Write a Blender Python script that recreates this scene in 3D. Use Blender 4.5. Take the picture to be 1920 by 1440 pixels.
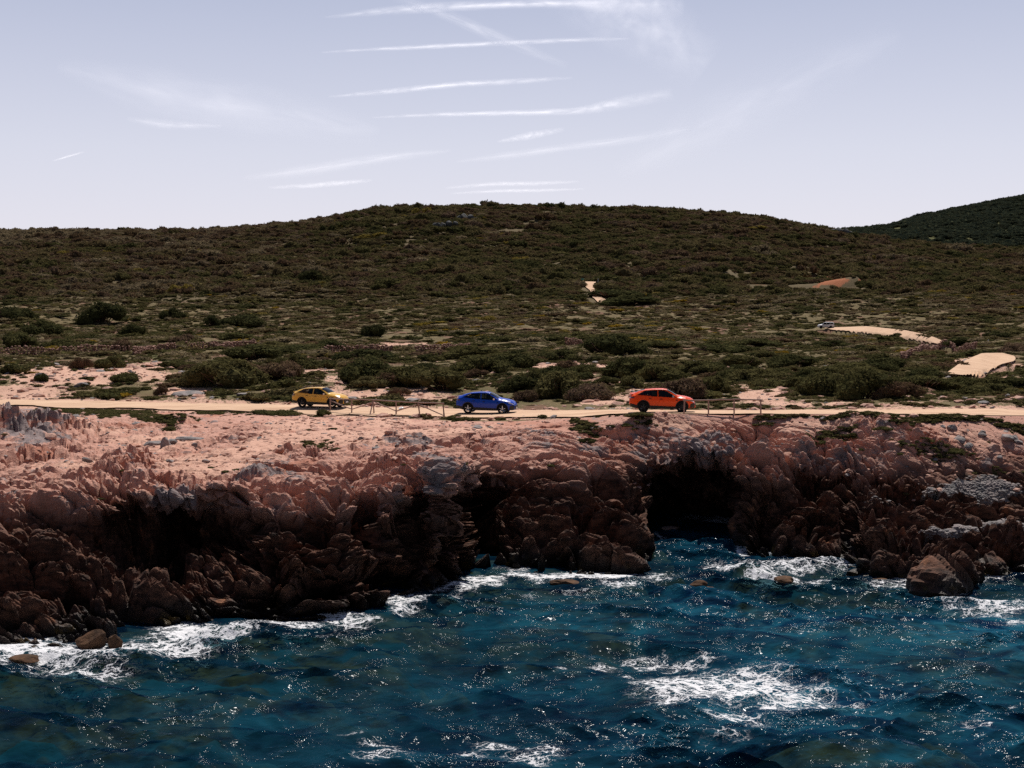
import bpy, math, random
import numpy as np
from mathutils import Vector, Matrix

# ------------------------------------------------------------------ camera, sky, sun, exposure
scene = bpy.context.scene
for _o in list(bpy.data.objects): bpy.data.objects.remove(_o)
COL = scene.collection
F = 2638.0            # focal length in pixels of the 1920 px wide frame
HOR = 555.0           # row of the true horizon
CAMZ = 17.0           # metres above the sea
PITCH = math.atan((720 - HOR) / F)
cam_d = bpy.data.cameras.new('camera'); cam = bpy.data.objects.new('camera', cam_d); COL.objects.link(cam)
cam.location = (0, 0, CAMZ); cam.rotation_euler = (math.pi/2 - PITCH, 0, 0)
cam_d.sensor_width = 36; cam_d.lens = F/1920*36; cam_d.clip_start = 0.5; cam_d.clip_end = 150000
scene.camera = cam
SUN_EL, SUN_AZ = 57.0, 13.0   # azimuth measured from +Y (straight ahead) towards +X (right)
world = bpy.data.worlds.new('World'); scene.world = world; world.use_nodes = True
wn = world.node_tree; wn.nodes.clear()
_out = wn.nodes.new('ShaderNodeOutputWorld'); _bg = wn.nodes.new('ShaderNodeBackground')
_sky = wn.nodes.new('ShaderNodeTexSky'); _sky.sky_type = 'NISHITA'; _sky.sun_disc = False
_sky.sun_elevation = math.radians(SUN_EL); _sky.sun_rotation = math.radians(SUN_AZ)
_sky.altitude = 0; _sky.air_density = 1.0; _sky.dust_density = 0.6; _sky.ozone_density = 2.5
# thin high veil over the blue: pale lavender near the horizon, thinner towards the zenith
_SK = 0.075
_tc = wn.nodes.new('ShaderNodeTexCoord'); _sx = wn.nodes.new('ShaderNodeSeparateXYZ'); wn.links.new(_tc.outputs['Generated'], _sx.inputs[0])
_rp = wn.nodes.new('ShaderNodeValToRGB'); wn.links.new(_sx.outputs['Z'], _rp.inputs[0])
_e = _rp.color_ramp.elements
while len(_e) < 5: _e.new(.5)
for _k, (_p, _c) in enumerate([(0.0, (.92, .865, .98)), (.10, (.775, .765, .885)), (.21, (.53, .555, .71)), (.5, (.22, .26, .40)), (1.0, (.07, .10, .19))]):
    _e[_k].position = _p; _e[_k].color = _c+(1,)
# the veil scatters forward: it is brighter on the sun's side than behind the camera
_dm = wn.nodes.new('ShaderNodeMapRange'); wn.links.new(_sx.outputs['Y'], _dm.inputs[0]); _dm.inputs[1].default_value = -1; _dm.inputs[2].default_value = .9
_dm.inputs[3].default_value = .14; _dm.inputs[4].default_value = 1.0
_fw = wn.nodes.new('ShaderNodeMix'); _fw.data_type = 'RGBA'; _fw.blend_type = 'MULTIPLY'; _fw.inputs['Factor'].default_value = 1.0
wn.links.new(_rp.outputs[0], _fw.inputs[6]); wn.links.new(_dm.outputs[0], _fw.inputs[7])
_sc = wn.nodes.new('ShaderNodeMix'); _sc.data_type = 'RGBA'; _sc.blend_type = 'MULTIPLY'; _sc.inputs['Factor'].default_value = 1.0; _sc.clamp_result = False
wn.links.new(_fw.outputs[2], _sc.inputs[6]); _sc.inputs[7].default_value = (1/_SK, 1/_SK, 1/_SK, 1)
_tint = wn.nodes.new('ShaderNodeMix'); _tint.data_type = 'RGBA'; _tint.inputs['Factor'].default_value = .78
wn.links.new(_sky.outputs[0], _tint.inputs[6]); wn.links.new(_sc.outputs[2], _tint.inputs[7]); wn.links.new(_tint.outputs[2], _bg.inputs['Color'])
_bg.inputs['Strength'].default_value = _SK
wn.links.new(_bg.outputs[0], _out.inputs['Surface'])
sun_d = bpy.data.lights.new('sun', 'SUN'); sun = bpy.data.objects.new('sun', sun_d); COL.objects.link(sun)
sun_d.energy = 4.9; sun_d.angle = math.radians(0.5); sun_d.color = (1.0, 0.93, 0.84)
_el, _az = math.radians(SUN_EL), math.radians(SUN_AZ)
SUNDIR = Vector((math.sin(_az)*math.cos(_el), math.cos(_az)*math.cos(_el), math.sin(_el)))
sun.rotation_euler = SUNDIR.to_track_quat('Z', 'Y').to_euler()
vs = scene.view_settings; vs.view_transform = 'Standard'; vs.look = 'None'; vs.gamma = 1; vs.use_curve_mapping = False
vs.exposure = 0.0
scene.render.engine = 'CYCLES'
scene.cycles.use_denoising = False
scene.cycles.max_bounces = 6; scene.cycles.transparent_max_bounces = 12
scene.cycles.sample_clamp_direct = 6.0; scene.cycles.sample_clamp_indirect = 2.0

# ------------------------------------------------------------------ helpers
def tag(o, label=None, cat=None, group=None, kind=None):
    if label: o['label'] = label
    if cat: o['category'] = cat
    if group: o['group'] = group
    if kind: o['kind'] = kind
    return o
def mesh_np(name, V, Q, smooth=False, mats=()):
    """mesh from numpy: V (n,3), Q (m,4) or (m,3)"""
    me = bpy.data.meshes.new(name)
    V = np.ascontiguousarray(V, dtype=np.float32); Q = np.ascontiguousarray(Q, dtype=np.int32)
    k = Q.shape[1]
    me.vertices.add(len(V)); me.vertices.foreach_set('co', V.ravel())
    me.loops.add(Q.size); me.loops.foreach_set('vertex_index', Q.ravel())
    me.polygons.add(len(Q)); me.polygons.foreach_set('loop_start', np.arange(0, Q.size, k, dtype=np.int32))
    try: me.polygons.foreach_set('loop_total', np.full(len(Q), k, dtype=np.int32))
    except Exception: pass
    me.polygons.foreach_set('use_smooth', np.full(len(Q), smooth, dtype=bool))
    me.update(calc_edges=True)
    for m in mats: me.materials.append(m)
    return me
def link(name, me, parent=None, mat=None):
    o = bpy.data.objects.new(name, me); COL.objects.link(o)
    if parent is not None: o.parent = parent
    if mat is not None and me is not None and not me.materials: me.materials.append(mat)
    return o
def empty(name, loc, rz=0.0):
    o = bpy.data.objects.new(name, None); COL.objects.link(o); o.location = loc; o.rotation_euler = (0, 0, rz); o.empty_display_size = .2
    return o
def fattr(me, name, arr):
    a = me.attributes.new(name, 'FLOAT', 'POINT'); a.data.foreach_set('value', np.ascontiguousarray(arr, dtype=np.float32).ravel())
def grid_quads(nr, nc):
    i = np.arange(nr*nc).reshape(nr, nc)
    return np.stack([i[:-1, :-1], i[:-1, 1:], i[1:, 1:], i[1:, :-1]], -1).reshape(-1, 4)
def copy_tree(o, parent=None):
    c = o.copy(); COL.objects.link(c); c.parent = parent
    for ch in [k for k in bpy.data.objects if k.parent == o]: copy_tree(ch, c)
    return c
class MB:
    """collects simple solids into one mesh"""
    def __init__(s): s.v = []; s.f = []
    def add(s, vs_, fs_):
        n = len(s.v); s.v += [tuple(v) for v in vs_]; s.f += [tuple(i+n for i in f) for f in fs_]
    def box(s, c, d, M=None):
        x, y, z = d[0]/2, d[1]/2, d[2]/2
        P = [Vector((a*x, b*y, e*z)) for e in (-1, 1) for a, b in ((-1, -1), (1, -1), (1, 1), (-1, 1))]
        if M is not None: P = [M @ p for p in P]
        s.add([Vector(c)+p for p in P], [(3,2,1,0),(4,5,6,7),(0,1,5,4),(1,2,6,5),(2,3,7,6),(3,0,4,7)])
    def tube(s, a, b, r0, r1=None, n=8, wob=0.0, seed=0, segs=1):
        a, b = Vector(a), Vector(b); r1 = r0 if r1 is None else r1; rn = random.Random(seed)
        d = (b-a).normalized(); u = d.orthogonal().normalized(); w = d.cross(u)
        V = []
        for k in range(segs+1):
            t = k/segs; off = (u*rn.uniform(-1, 1)+w*rn.uniform(-1, 1))*wob if 0 < k < segs else Vector()
            r = (r0*(1-t)+r1*t)*(1+(rn.uniform(-.12, .12) if wob else 0))
            for j in range(n):
                an = 2*math.pi*j/n; V.append(a.lerp(b, t)+off+(u*math.cos(an)+w*math.sin(an))*r)
        Fc = [(k*n+j, k*n+(j+1) % n, (k+1)*n+(j+1) % n, (k+1)*n+j) for k in range(segs) for j in range(n)]
        Fc += [tuple(range(n))[::-1], tuple(range(segs*n, segs*n+n))]
        s.add(V, Fc)
    def lathe(s, prof, n=24, M=None):
        V = [Vector((math.cos(2*math.pi*j/n)*r, y, math.sin(2*math.pi*j/n)*r)) for r, y in prof for j in range(n)]
        if M is not None: V = [M @ v for v in V]
        Fc = [(k*n+j, k*n+(j+1) % n, (k+1)*n+(j+1) % n, (k+1)*n+j) for k in range(len(prof)-1) for j in range(n)]
        s.add(V, Fc)
    def mesh(s, name, smooth=False):
        me = bpy.data.meshes.new(name); me.from_pydata(s.v, [], s.f); me.update()
        if smooth: me.polygons.foreach_set('use_smooth', [True]*len(me.polygons))
        return me
    def build(s, name, mat, parent=None, smooth=False):
        return link(name, s.mesh(name, smooth), parent, mat)

# projection (camera at the origin column, looking along +Y)
cP, sP = math.cos(PITCH), math.sin(PITCH)
def zscr(y, Y):          # height of the point seen at row y at depth Y
    t = (np.asarray(y, dtype=float)-720)/F
    # up = -t*fwd ; up = Y sP + dz cP ; fwd = Y cP - dz sP
    dz = -Y*(sP + t*cP)/(cP - t*sP)
    return CAMZ + dz
def yscr(Y, z):
    dz = z-CAMZ; return 720 - F*(Y*sP+dz*cP)/(Y*cP-dz*sP)
def px2a(px): return (np.asarray(px, dtype=float)-960)/F
def a2px(a): return a*F+960
def y_at_z(y, z):        # depth of the point seen at row y at height z
    t = (y-720)/F
    return (CAMZ-z)*(cP-t*sP)/(sP+t*cP)

# ------------------------------------------------------------------ noise
def _h(i, j, k, s):
    with np.errstate(over='ignore'):
        n = (i.astype(np.uint32)*np.uint32(374761393) + j.astype(np.uint32)*np.uint32(668265263)
             + k.astype(np.uint32)*np.uint32(2246822519) + np.uint32((s*3266489917) & 0xffffffff))
        n = (n ^ (n >> np.uint32(13)))*np.uint32(1274126177)
        n = n ^ (n >> np.uint32(16)); n = n*np.uint32(2654435761); n = n ^ (n >> np.uint32(15))
    return n
def _u(n): return (n & np.uint32(0xffffff)).astype(np.float32)/np.float32(16777216)
def vnoise(x, y, z=None, seed=0):
    x = np.asarray(x, dtype=np.float64); y = np.asarray(y, dtype=np.float64); x, y = np.broadcast_arrays(x, y)
    xi = np.floor(x); yi = np.floor(y); fx = (x-xi).astype(np.float32); fy = (y-yi).astype(np.float32)
    xi = xi.astype(np.int64); yi = yi.astype(np.int64)
    ux = fx*fx*fx*(fx*(fx*6-15)+10); uy = fy*fy*fy*(fy*(fy*6-15)+10)
    if z is None:
        k = np.zeros_like(xi)
        g = lambda a, b: _u(_h(xi+a, yi+b, k, seed))
        return (g(0,0)*(1-ux)+g(1,0)*ux)*(1-uy)+(g(0,1)*(1-ux)+g(1,1)*ux)*uy
    z = np.broadcast_to(np.asarray(z, dtype=np.float64), x.shape)
    zi = np.floor(z); fz = (z-zi).astype(np.float32); zi = zi.astype(np.int64); uz = fz*fz*fz*(fz*(fz*6-15)+10)
    r = 0
    for c in (0, 1):
        g = lambda a, b: _u(_h(xi+a, yi+b, zi+c, seed))
        l = (g(0,0)*(1-ux)+g(1,0)*ux)*(1-uy)+(g(0,1)*(1-ux)+g(1,1)*ux)*uy
        r = r + l*(uz if c else 1-uz)
    return r
def fbm(x, y, z=None, oct=4, seed=0, gain=.5):
    s = 0; a = 1; t = 0
    for o in range(oct):
        f = 2.03**o
        s = s + a*vnoise(x*f+o*17.3, y*f-o*9.1, None if z is None else z*f+o*5.7, seed+o*7); t += a; a *= gain
    return s/t*2-1      # -1..1
def worley(x, y, z, seed=0):
    """F1, F2, per-cell random triple, offset from the cell's own point"""
    x = x.astype(np.float32); y = y.astype(np.float32); z = z.astype(np.float32)
    xi = np.floor(x).astype(np.int32); yi = np.floor(y).astype(np.int32); zi = np.floor(z).astype(np.int32)
    F1 = np.full(x.shape, 9, np.float32); F2 = F1.copy(); H = np.zeros(x.shape, np.uint32)
    OX = np.zeros(x.shape, np.float32); OY = OX.copy(); OZ = OX.copy()
    for a in (-1, 0, 1):
        for b in (-1, 0, 1):
            for c in (-1, 0, 1):
                h = _h(xi+a, yi+b, zi+c, seed)
                dx = x-(xi+a)-((h & np.uint32(1023)).astype(np.float32)/1023*.9+.05)
                dy = y-(yi+b)-(((h >> np.uint32(10)) & np.uint32(1023)).astype(np.float32)/1023*.9+.05)
                dz = z-(zi+c)-(((h >> np.uint32(20)) & np.uint32(1023)).astype(np.float32)/1023*.9+.05)
                d = dx*dx+dy*dy+dz*dz
                m = d < F1
                F2 = np.where(m, F1, np.minimum(F2, d))
                F1 = np.where(m, d, F1); H = np.where(m, h, H)
                OX = np.where(m, dx, OX); OY = np.where(m, dy, OY); OZ = np.where(m, dz, OZ)
    h2 = _h(H.astype(np.int64), (H >> np.uint32(7)).astype(np.int64), np.zeros(x.shape, np.int64), seed+5)
    r = [(((h2 >> np.uint32(s_)) & np.uint32(1023)).astype(np.float32)/1023) for s_ in (0, 10, 20)]
    return np.sqrt(F1), np.sqrt(F2), r, (OX, OY, OZ)
def sst(a, b, x):
    t = np.clip((x-a)/(b-a), 0, 1); return t*t*(3-2*t)
def blur(A, n, axis):
    if n < 1: return A
    k = np.ones(2*n+1)/(2*n+1)
    P = np.pad(A, [(n, n) if ax == axis else (0, 0) for ax in range(A.ndim)], mode='edge')
    return np.apply_along_axis(lambda v: np.convolve(v, k, 'valid'), axis, P)

# ------------------------------------------------------------------ material helpers
def new_mat(name):
    m = bpy.data.materials.new(name); m.use_nodes = True; nt = m.node_tree; nt.nodes.clear()
    out = nt.nodes.new('ShaderNodeOutputMaterial')
    return m, nt, out
class NT:
    def __init__(s, nt): s.nt = nt
    def n(s, t, **kw):
        x = s.nt.nodes.new(t)
        for k, v in kw.items(): setattr(x, k, v)
        return x
    def l(s, a, b): s.nt.links.new(a, b)
    def val(s, x, sock):
        if isinstance(x, (int, float)): sock.default_value = x
        elif isinstance(x, (tuple, list)): sock.default_value = tuple(x)+((1,) if len(x) == 3 and sock.type == 'RGBA' else ())
        else: s.l(x, sock)
    def math(s, op, a, b=0.0, c=None, clamp=False):
        m = s.n('ShaderNodeMath', operation=op, use_clamp=clamp); s.val(a, m.inputs[0]); s.val(b, m.inputs[1])
        if c is not None: s.val(c, m.inputs[2])
        return m.outputs[0]
    def mix(s, f, a, b, mode='MIX'):
        m = s.n('ShaderNodeMix', data_type='RGBA', blend_type=mode); s.val(f, m.inputs[0]); s.val(a, m.inputs[6]); s.val(b, m.inputs[7])
        return m.outputs[2]
    def ramp(s, x, stops, interp='LINEAR'):
        r = s.n('ShaderNodeValToRGB'); r.color_ramp.interpolation = interp; s.val(x, r.inputs[0])
        e = r.color_ramp.elements
        while len(e) < len(stops): e.new(.5)
        for k, (p, c) in enumerate(stops):
            e[k].position = p; e[k].color = tuple(c)+(1,) if len(c) == 3 else c
        return r.outputs[0]
    def step(s, x, a, b):
        m = s.n('ShaderNodeMapRange', interpolation_type='SMOOTHSTEP'); s.val(x, m.inputs[0]); s.val(a, m.inputs[1]); s.val(b, m.inputs[2])
        return m.outputs[0]
    def pos(s, sc=(1, 1, 1), rot=(0, 0, 0), obj=False):
        if obj: src = s.n('ShaderNodeTexCoord').outputs['Object']
        else: src = s.n('ShaderNodeNewGeometry').outputs['Position']
        m = s.n('ShaderNodeMapping'); s.l(src, m.inputs[0]); m.inputs['Scale'].default_value = sc; m.inputs['Rotation'].default_value = rot
        return m.outputs[0]
    def noise(s, v, scale, detail=4, rough=.55, dist=0.0):
        x = s.n('ShaderNodeTexNoise'); s.l(v, x.inputs['Vector']); x.inputs['Scale'].default_value = scale
        x.inputs['Detail'].default_value = detail; x.inputs['Roughness'].default_value = rough; x.inputs['Distortion'].default_value = dist
        return x.outputs[0]
    def vor(s, v, scale, feature='F1', out=0):
        x = s.n('ShaderNodeTexVoronoi', feature=feature); s.l(v, x.inputs['Vector']); x.inputs['Scale'].default_value = scale
        return x.outputs[out]
    def attr(s, name, typ='GEOMETRY'):
        x = s.n('ShaderNodeAttribute', attribute_type=typ, attribute_name=name); return x.outputs['Fac']
    def bump(s, h, strength=.5, dist=.05):
        x = s.n('ShaderNodeBump'); s.l(h, x.inputs['Height']); x.inputs['Strength'].default_value = strength; x.inputs['Distance'].default_value = dist
        return x.outputs[0]
    def bsdf(s, out, color, rough=.9, normal=None, spec=.3, metal=0.0, coat=0.0, trans=0.0):
        b = s.n('ShaderNodeBsdfPrincipled'); s.val(color, b.inputs['Base Color']); s.val(rough, b.inputs['Roughness'])
        b.inputs['Specular IOR Level'].default_value = spec; s.val(metal, b.inputs['Metallic']); b.inputs['Coat Weight'].default_value = coat
        b.inputs['Transmission Weight'].default_value = trans
        if normal is not None: s.l(normal, b.inputs['Normal'])
        if out is not None: s.l(b.outputs[0], out.inputs['Surface'])
        return b.outputs[0]
def plain(name, color, rough=.6, metal=0.0, coat=0.0, spec=.5, vary=.12, scale=6):
    m, nt, out = new_mat(name); N = NT(nt)
    v = N.pos(obj=True); n = N.noise(v, scale, 3)
    c = N.mix(N.step(n, .3, .75), [x*(1-vary) for x in color], [min(1, x*(1+vary)) for x in color])
    N.bsdf(out, c, rough, metal=metal, coat=coat, spec=spec)
    return m
# ------------------------------------------------------------------ materials of land
def soil_tex(N, v):
    a = N.noise(v, .55, 5, .6); b = N.noise(v, 4.0, 4, .65); c = N.noise(v, .12, 3)
    return a, b, c
# rock of the cliff: pink granite, grey lichened faces, dark brown splash zone, sand lying on the flats
M_rock, nt, out = new_mat('cliff_rock'); N = NT(nt)
v = N.pos(); vs1 = N.pos((1, 1, 2.4), (0, .45, 0))
n1 = N.noise(v, .35, 5, .6); n2 = N.noise(vs1, 1.3, 6, .65); n3 = N.noise(v, 9, 5, .7); n4 = N.noise(vs1, .18, 3)
pink = N.mix(n2, (.36, .155, .108), (.62, .34, .26))
pink = N.mix(N.step(n3, .35, .75), pink, (.56, .34, .27))
pink = N.mix(N.math('MULTIPLY', N.step(n4, .52, .68), .6), pink, (.36, .12, .065))
grey = N.mix(n3, (.10, .095, .105), (.33, .27, .265))
gmask = N.math('MULTIPLY', N.step(N.math('ADD', N.math('ADD', n1, N.math('MULTIPLY', N.math('SUBTRACT', n2, .5), .7)), N.math('MULTIPLY', N.attr('grey'), .30)), .60, .74), .9)
c = N.mix(gmask, pink, grey)
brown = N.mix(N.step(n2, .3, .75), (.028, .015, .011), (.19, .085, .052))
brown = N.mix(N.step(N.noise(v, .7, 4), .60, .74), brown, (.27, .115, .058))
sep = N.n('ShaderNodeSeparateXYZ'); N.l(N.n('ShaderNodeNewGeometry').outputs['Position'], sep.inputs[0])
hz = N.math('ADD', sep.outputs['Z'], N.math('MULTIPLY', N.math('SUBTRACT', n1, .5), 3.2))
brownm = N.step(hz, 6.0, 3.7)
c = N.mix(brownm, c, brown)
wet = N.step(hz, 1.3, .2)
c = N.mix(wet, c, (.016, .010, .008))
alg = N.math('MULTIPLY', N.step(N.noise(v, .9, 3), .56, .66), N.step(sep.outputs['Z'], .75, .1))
c = N.mix(alg, c, (.09, .055, .012))
sand = N.mix(N.noise(v, 1.1, 4), (.47, .255, .185), (.70, .43, .325))
sand = N.mix(N.step(n3, .55, .8), sand, (.42, .25, .19))
sm = N.step(N.math('ADD', N.attr('sand'), N.math('MULTIPLY', N.math('SUBTRACT', n3, .5), .9)), .42, .62)
c = N.mix(sm, c, sand)
pb = N.mix(N.vor(v, 5.5, 'F1', 0), (.50, .44, .40), (.16, .135, .125))
c = N.mix(N.step(N.math('ADD', N.attr('pebble'), N.math('MULTIPLY', N.math('SUBTRACT', n3, .5), .5)), .45, .6), c, pb)
gr = N.step(N.math('ADD', N.attr('green'), N.math('MULTIPLY', N.math('SUBTRACT', N.noise(v, 2.2, 5, .7), .5), 1.2)), .45, .6)
c = N.mix(gr, c, N.mix(n3, (.035, .040, .014), (.11, .105, .045)))
bh = N.math('ADD', N.math('MULTIPLY', N.noise(vs1, 3.2, 8, .72), 1.0), N.math('MULTIPLY', N.vor(vs1, 5.0, 'DISTANCE_TO_EDGE'), .55))
nor = N.bump(bh, .8, .10)
rough = N.math('SUBTRACT', .92, N.math('MULTIPLY', wet, .5))
N.bsdf(out, c, rough, nor, spec=.28)

# inland ground: dry soil, grass, sand
M_ground, nt, out = new_mat('heath_ground'); N = NT(nt)
v = N.pos(); vw = N.pos((1, .45, 1))
a_, b_, c_ = soil_tex(N, vw); n3 = N.noise(v, 7, 5, .7)
base = N.mix(a_, (.065, .056, .026), (.22, .165, .085))
base = N.mix(N.step(b_, .56, .72), base, (.34, .26, .16))
base = N.mix(N.step(c_, .52, .62), base, N.mix(b_, (.10, .055, .035), (.26, .15, .10)))
sand = N.mix(a_, (.48, .27, .195), (.74, .49, .38)); sand = N.mix(N.step(n3, .52, .8), sand, (.36, .19, .14))
sm = N.step(N.math('ADD', N.attr('sand'), N.math('MULTIPLY', N.math('SUBTRACT', b_, .5), 1.3)), .42, .60)
red = N.mix(n3, (.26, .085, .04), (.46, .19, .10))
base = N.mix(N.step(N.attr('far'), .3, .8), base, N.mix(b_, (.05, .042, .022), (.20, .15, .085)))
c = N.mix(sm, base, sand)
c = N.mix(N.step(N.math('ADD', N.attr('red'), N.math('MULTIPLY', N.math('SUBTRACT', b_, .5), 1.1)), .42, .6), c, red)
gr = N.step(N.math('ADD', N.attr('green'), N.math('MULTIPLY', N.math('SUBTRACT', b_, .5), 1.3)), .45, .6)
c = N.mix(gr, c, N.mix(n3, (.045, .052, .016), (.135, .13, .05)))
nor = N.bump(N.math('ADD', n3, b_), .8, .12)
N.bsdf(out, c, .95, nor, spec=.1)

M_track, nt, out = new_mat('sand_track'); N = NT(nt)
v = N.pos((.35, 1.6, 1)); v2 = N.pos()
c = N.mix(N.noise(v, .9, 5, .6), (.50, .32, .21), (.78, .56, .40))
c = N.mix(N.step(N.noise(v2, 5, 5, .7), .58, .78), c, (.46, .30, .21))
c = N.mix(N.math('MULTIPLY', N.step(N.noise(N.pos((.10, 2.0, 1)), 1.0, 3), .50, .62), .65), c, (.44, .27, .18))
N.bsdf(out, c, .95, N.bump(N.noise(v2, 6, 5, .7), .5, .06), spec=.1)

def rock_mat(name, c0, c1, c2, scale=1.0):
    m, nt, out = new_mat(name); N = NT(nt)
    v = N.pos((1, 1, 1), obj=False); n1 = N.noise(v, 1.2*scale, 5, .6); n2 = N.noise(v, 7*scale, 6, .7)
    c = N.mix(N.step(n1, .35, .65), c0, c1); c = N.mix(N.step(n2, .5, .75), c, c2)
    N.bsdf(out, c, .9, N.bump(N.math('ADD', n2, n1), .7, .08), spec=.25)
    return m
M_pinkstone = rock_mat('pink_granite', (.42, .22, .16), (.55, .34, .27), (.26, .20, .19))
M_greystone = rock_mat('grey_granite', (.19, .18, .18), (.33, .28, .27), (.10, .10, .105))
M_wetstone = rock_mat('wet_brown_rock', (.05, .028, .018), (.15, .075, .04), (.10, .06, .02))
M_wallstone = rock_mat('wall_stone', (.20, .10, .075), (.40, .23, .18), (.12, .08, .07))

def foliage_mat(name, stops, transl=.25):
    m, nt, out = new_mat(name); N = NT(nt)
    t = N.attr('tint', 'INSTANCER')
    c = N.ramp(t, stops)
    c = N.mix(N.step(N.noise(N.pos(), 2.6, 3), .35, .75), N.mix(.42, c, (.0, .0, .0)), c)
    r = N.n('ShaderNodeNewGeometry').outputs['Random Per Island']
    c = N.mix(N.math('MULTIPLY', r, .45), c, N.mix(.6, c, (.22, .19, .07)))
    d = N.n('ShaderNodeBsdfDiffuse'); N.l(c, d.inputs[0]); tr = N.n('ShaderNodeBsdfTranslucent'); N.l(c, tr.inputs[0])
    mx = N.n('ShaderNodeMixShader'); mx.inputs[0].default_value = transl; N.l(d.outputs[0], mx.inputs[1]); N.l(tr.outputs[0], mx.inputs[2])
    N.l(mx.outputs[0], out.inputs['Surface'])
    return m
FOL_HAZE = [(0, (.018, .034, .034)), (.3, (.034, .058, .052)), (1, (.06, .085, .06))]  # far leaves: blue of distance haze put into the colour
FOL = [(0, (.030, .038, .020)), (.22, (.062, .068, .030)), (.42, (.130, .118, .050)), (.58, (.185, .145, .075)), (.72, (.15, .085, .06)), (.84, (.20, .13, .10)), (.92, (.34, .27, .17)), (.975, (.30, .22, .04)), (1, (.42, .25, .02))]
M_leaf = foliage_mat('maquis_leaf', FOL); M_leaf_far = foliage_mat('far_leaf_haze_tint', FOL_HAZE)
M_twig = plain('dry_twig', (.15, .085, .065), .9, spec=.1, vary=.4)

# ------------------------------------------------------------------ CLIFF: profiles of the coast, one per picture column, given as (row, depth)
# order: waterline row, four face points, cliff edge, plateau, near edge of the track
PROF = [
 (-700, 1225, [(1120,69),(1040,72),(980,75),(930,79),(850,93)], (765,140)),
 (-100, 1218, [(1120,68.7),(1040,72),(980,75),(930,79),(850,93)], (764,140)),
 (0,    1215, [(1120,68.5),(1040,72),(980,75),(930,79),(850,93)], (765,138)),
 (110,  1208, [(1120,69),(1040,72.5),(985,75.5),(925,79.5),(850,94)], (768,136)),
 (200,  1210, [(1120,68.7),(1050,73.5),(985,78),(922,79.5),(850,94)], (769,134)),
 (280,  1190, [(1120,71),(1060,75),(975,79.5),(922,78.3),(850,94)], (771,132)),
 (340,  1165, [(1110,72.5),(1060,76.5),(970,80),(925,78.0),(850,94)], (772,131)),
 (430,  1161, [(1110,72.0),(1050,75.8),(960,78.5),(920,78.6),(850,94)], (774,129)),
 (500,  1163, [(1100,71.6),(1020,73.5),(950,76),(912,80),(850,94)], (776,127)),
 (560,  1160, [(1100,72.5),(1010,74.5),(940,77),(905,81),(850,93)], (778,126)),
 (640,  1150, [(1085,72.6),(1000,74.5),(925,77.5),(895,81),(850,91)], (781,124)),
 (700,  1142, [(1070,74.5),(990,77),(930,80),(890,82),(845,92)], (783,121)),
 (735,  1138, [(1060,75.5),(980,76.5),(910,79),(875,83),(842,92)], (784,119)),
 (775,  1115, [(1050,78.5),(980,80.5),(910,81.5),(872,83),(840,93)], (786,118)),
 (800,  1108, [(1045,77.0),(970,78),(900,79.2),(868,81.5),(838,93)], (787,116)),
 (865,  1090, [(1040,79),(960,79.8),(890,80.3),(868,82),(835,93)], (790,113)),
 (893,  1079, [(1040,83),(970,85),(915,87),(880,87.5),(835,96)], (790,112.5)),
 (915,  1074, [(1045,84.5),(985,90),(935,92),(885,92),(838,98)], (790,112)),
 (960,  1078, [(1040,84),(990,87),(940,91),(890,93),(840,99)], (790,112)),
 (1080, 1080, [(1040,84),(980,87.5),(930,91),(885,95),(830,101)], (784,110)),
 (1150, 1084, [(1040,84.5),(990,88),(940,92),(890,96),(830,102)], (780,108.5)),
 (1185, 1078, [(1040,85.5),(1000,89),(945,93),(890,97),(830,102)], (777,107.6)),
 (1212, 1068, [(1035,88.5),(1003,92),(950,96),(885,99),(830,103)], (776,107)),
 (1222, 976,  [(950,101.5),(930,101.5),(900,101),(868,100.5),(825,103.5)], (776,107)),
 (1300, 972,  [(950,104),(920,103.3),(890,102),(852,99.5),(815,103)], (777,106)),
 (1366, 980,  [(950,101.5),(915,101.5),(885,100.5),(853,98.5),(815,103)], (779,105.6)),
 (1380, 1030, [(995,91.5),(950,93),(905,94.5),(858,97.5),(820,102)], (779,105.6)),
 (1430, 1047, [(1005,89.6),(960,91.5),(910,94),(865,97.5),(822,102)], (777,105.3)),
 (1500, 1046, [(1010,90),(970,92),(930,93.5),(875,96.5),(822,100.5)], (777,105)),
 (1590, 1042, [(1000,91),(965,92.5),(930,94),(880,97),(825,100.5)], (777,105)),
 (1602, 1062, [(1020,86.5),(980,88.5),(940,91.5),(890,96),(828,100)], (777,105)),
 (1690, 1086, [(1040,84),(995,87),(955,90),(895,94.5),(838,99)], (778,105.5)),
 (1760, 1104, [(1050,82.5),(1005,86),(975,89),(915,93.5),(850,98)], (778,106)),
 (1803, 1097, [(1045,83.5),(1000,86.5),(968,90),(925,93.5),(860,98)], (778,106.5)),
 (1818, 1074, [(1030,86),(985,88.5),(968,92.5),(928,95),(862,99)], (779,106.7)),
 (1920, 1070, [(1015,85.5),(972,88),(968,92),(932,95),(870,99.5)], (780,108)),
 (2000, 1072, [(1020,86),(980,88),(965,92),(932,95),(870,99.5)], (781,109)),
 (2700, 1080, [(1030,86),(985,88),(955,91),(925,95),(870,99.5)], (783,112)),
]
ROUGHK = [1, 1.0, 1.0, 1.0, .95, .85, .80, .05]
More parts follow.
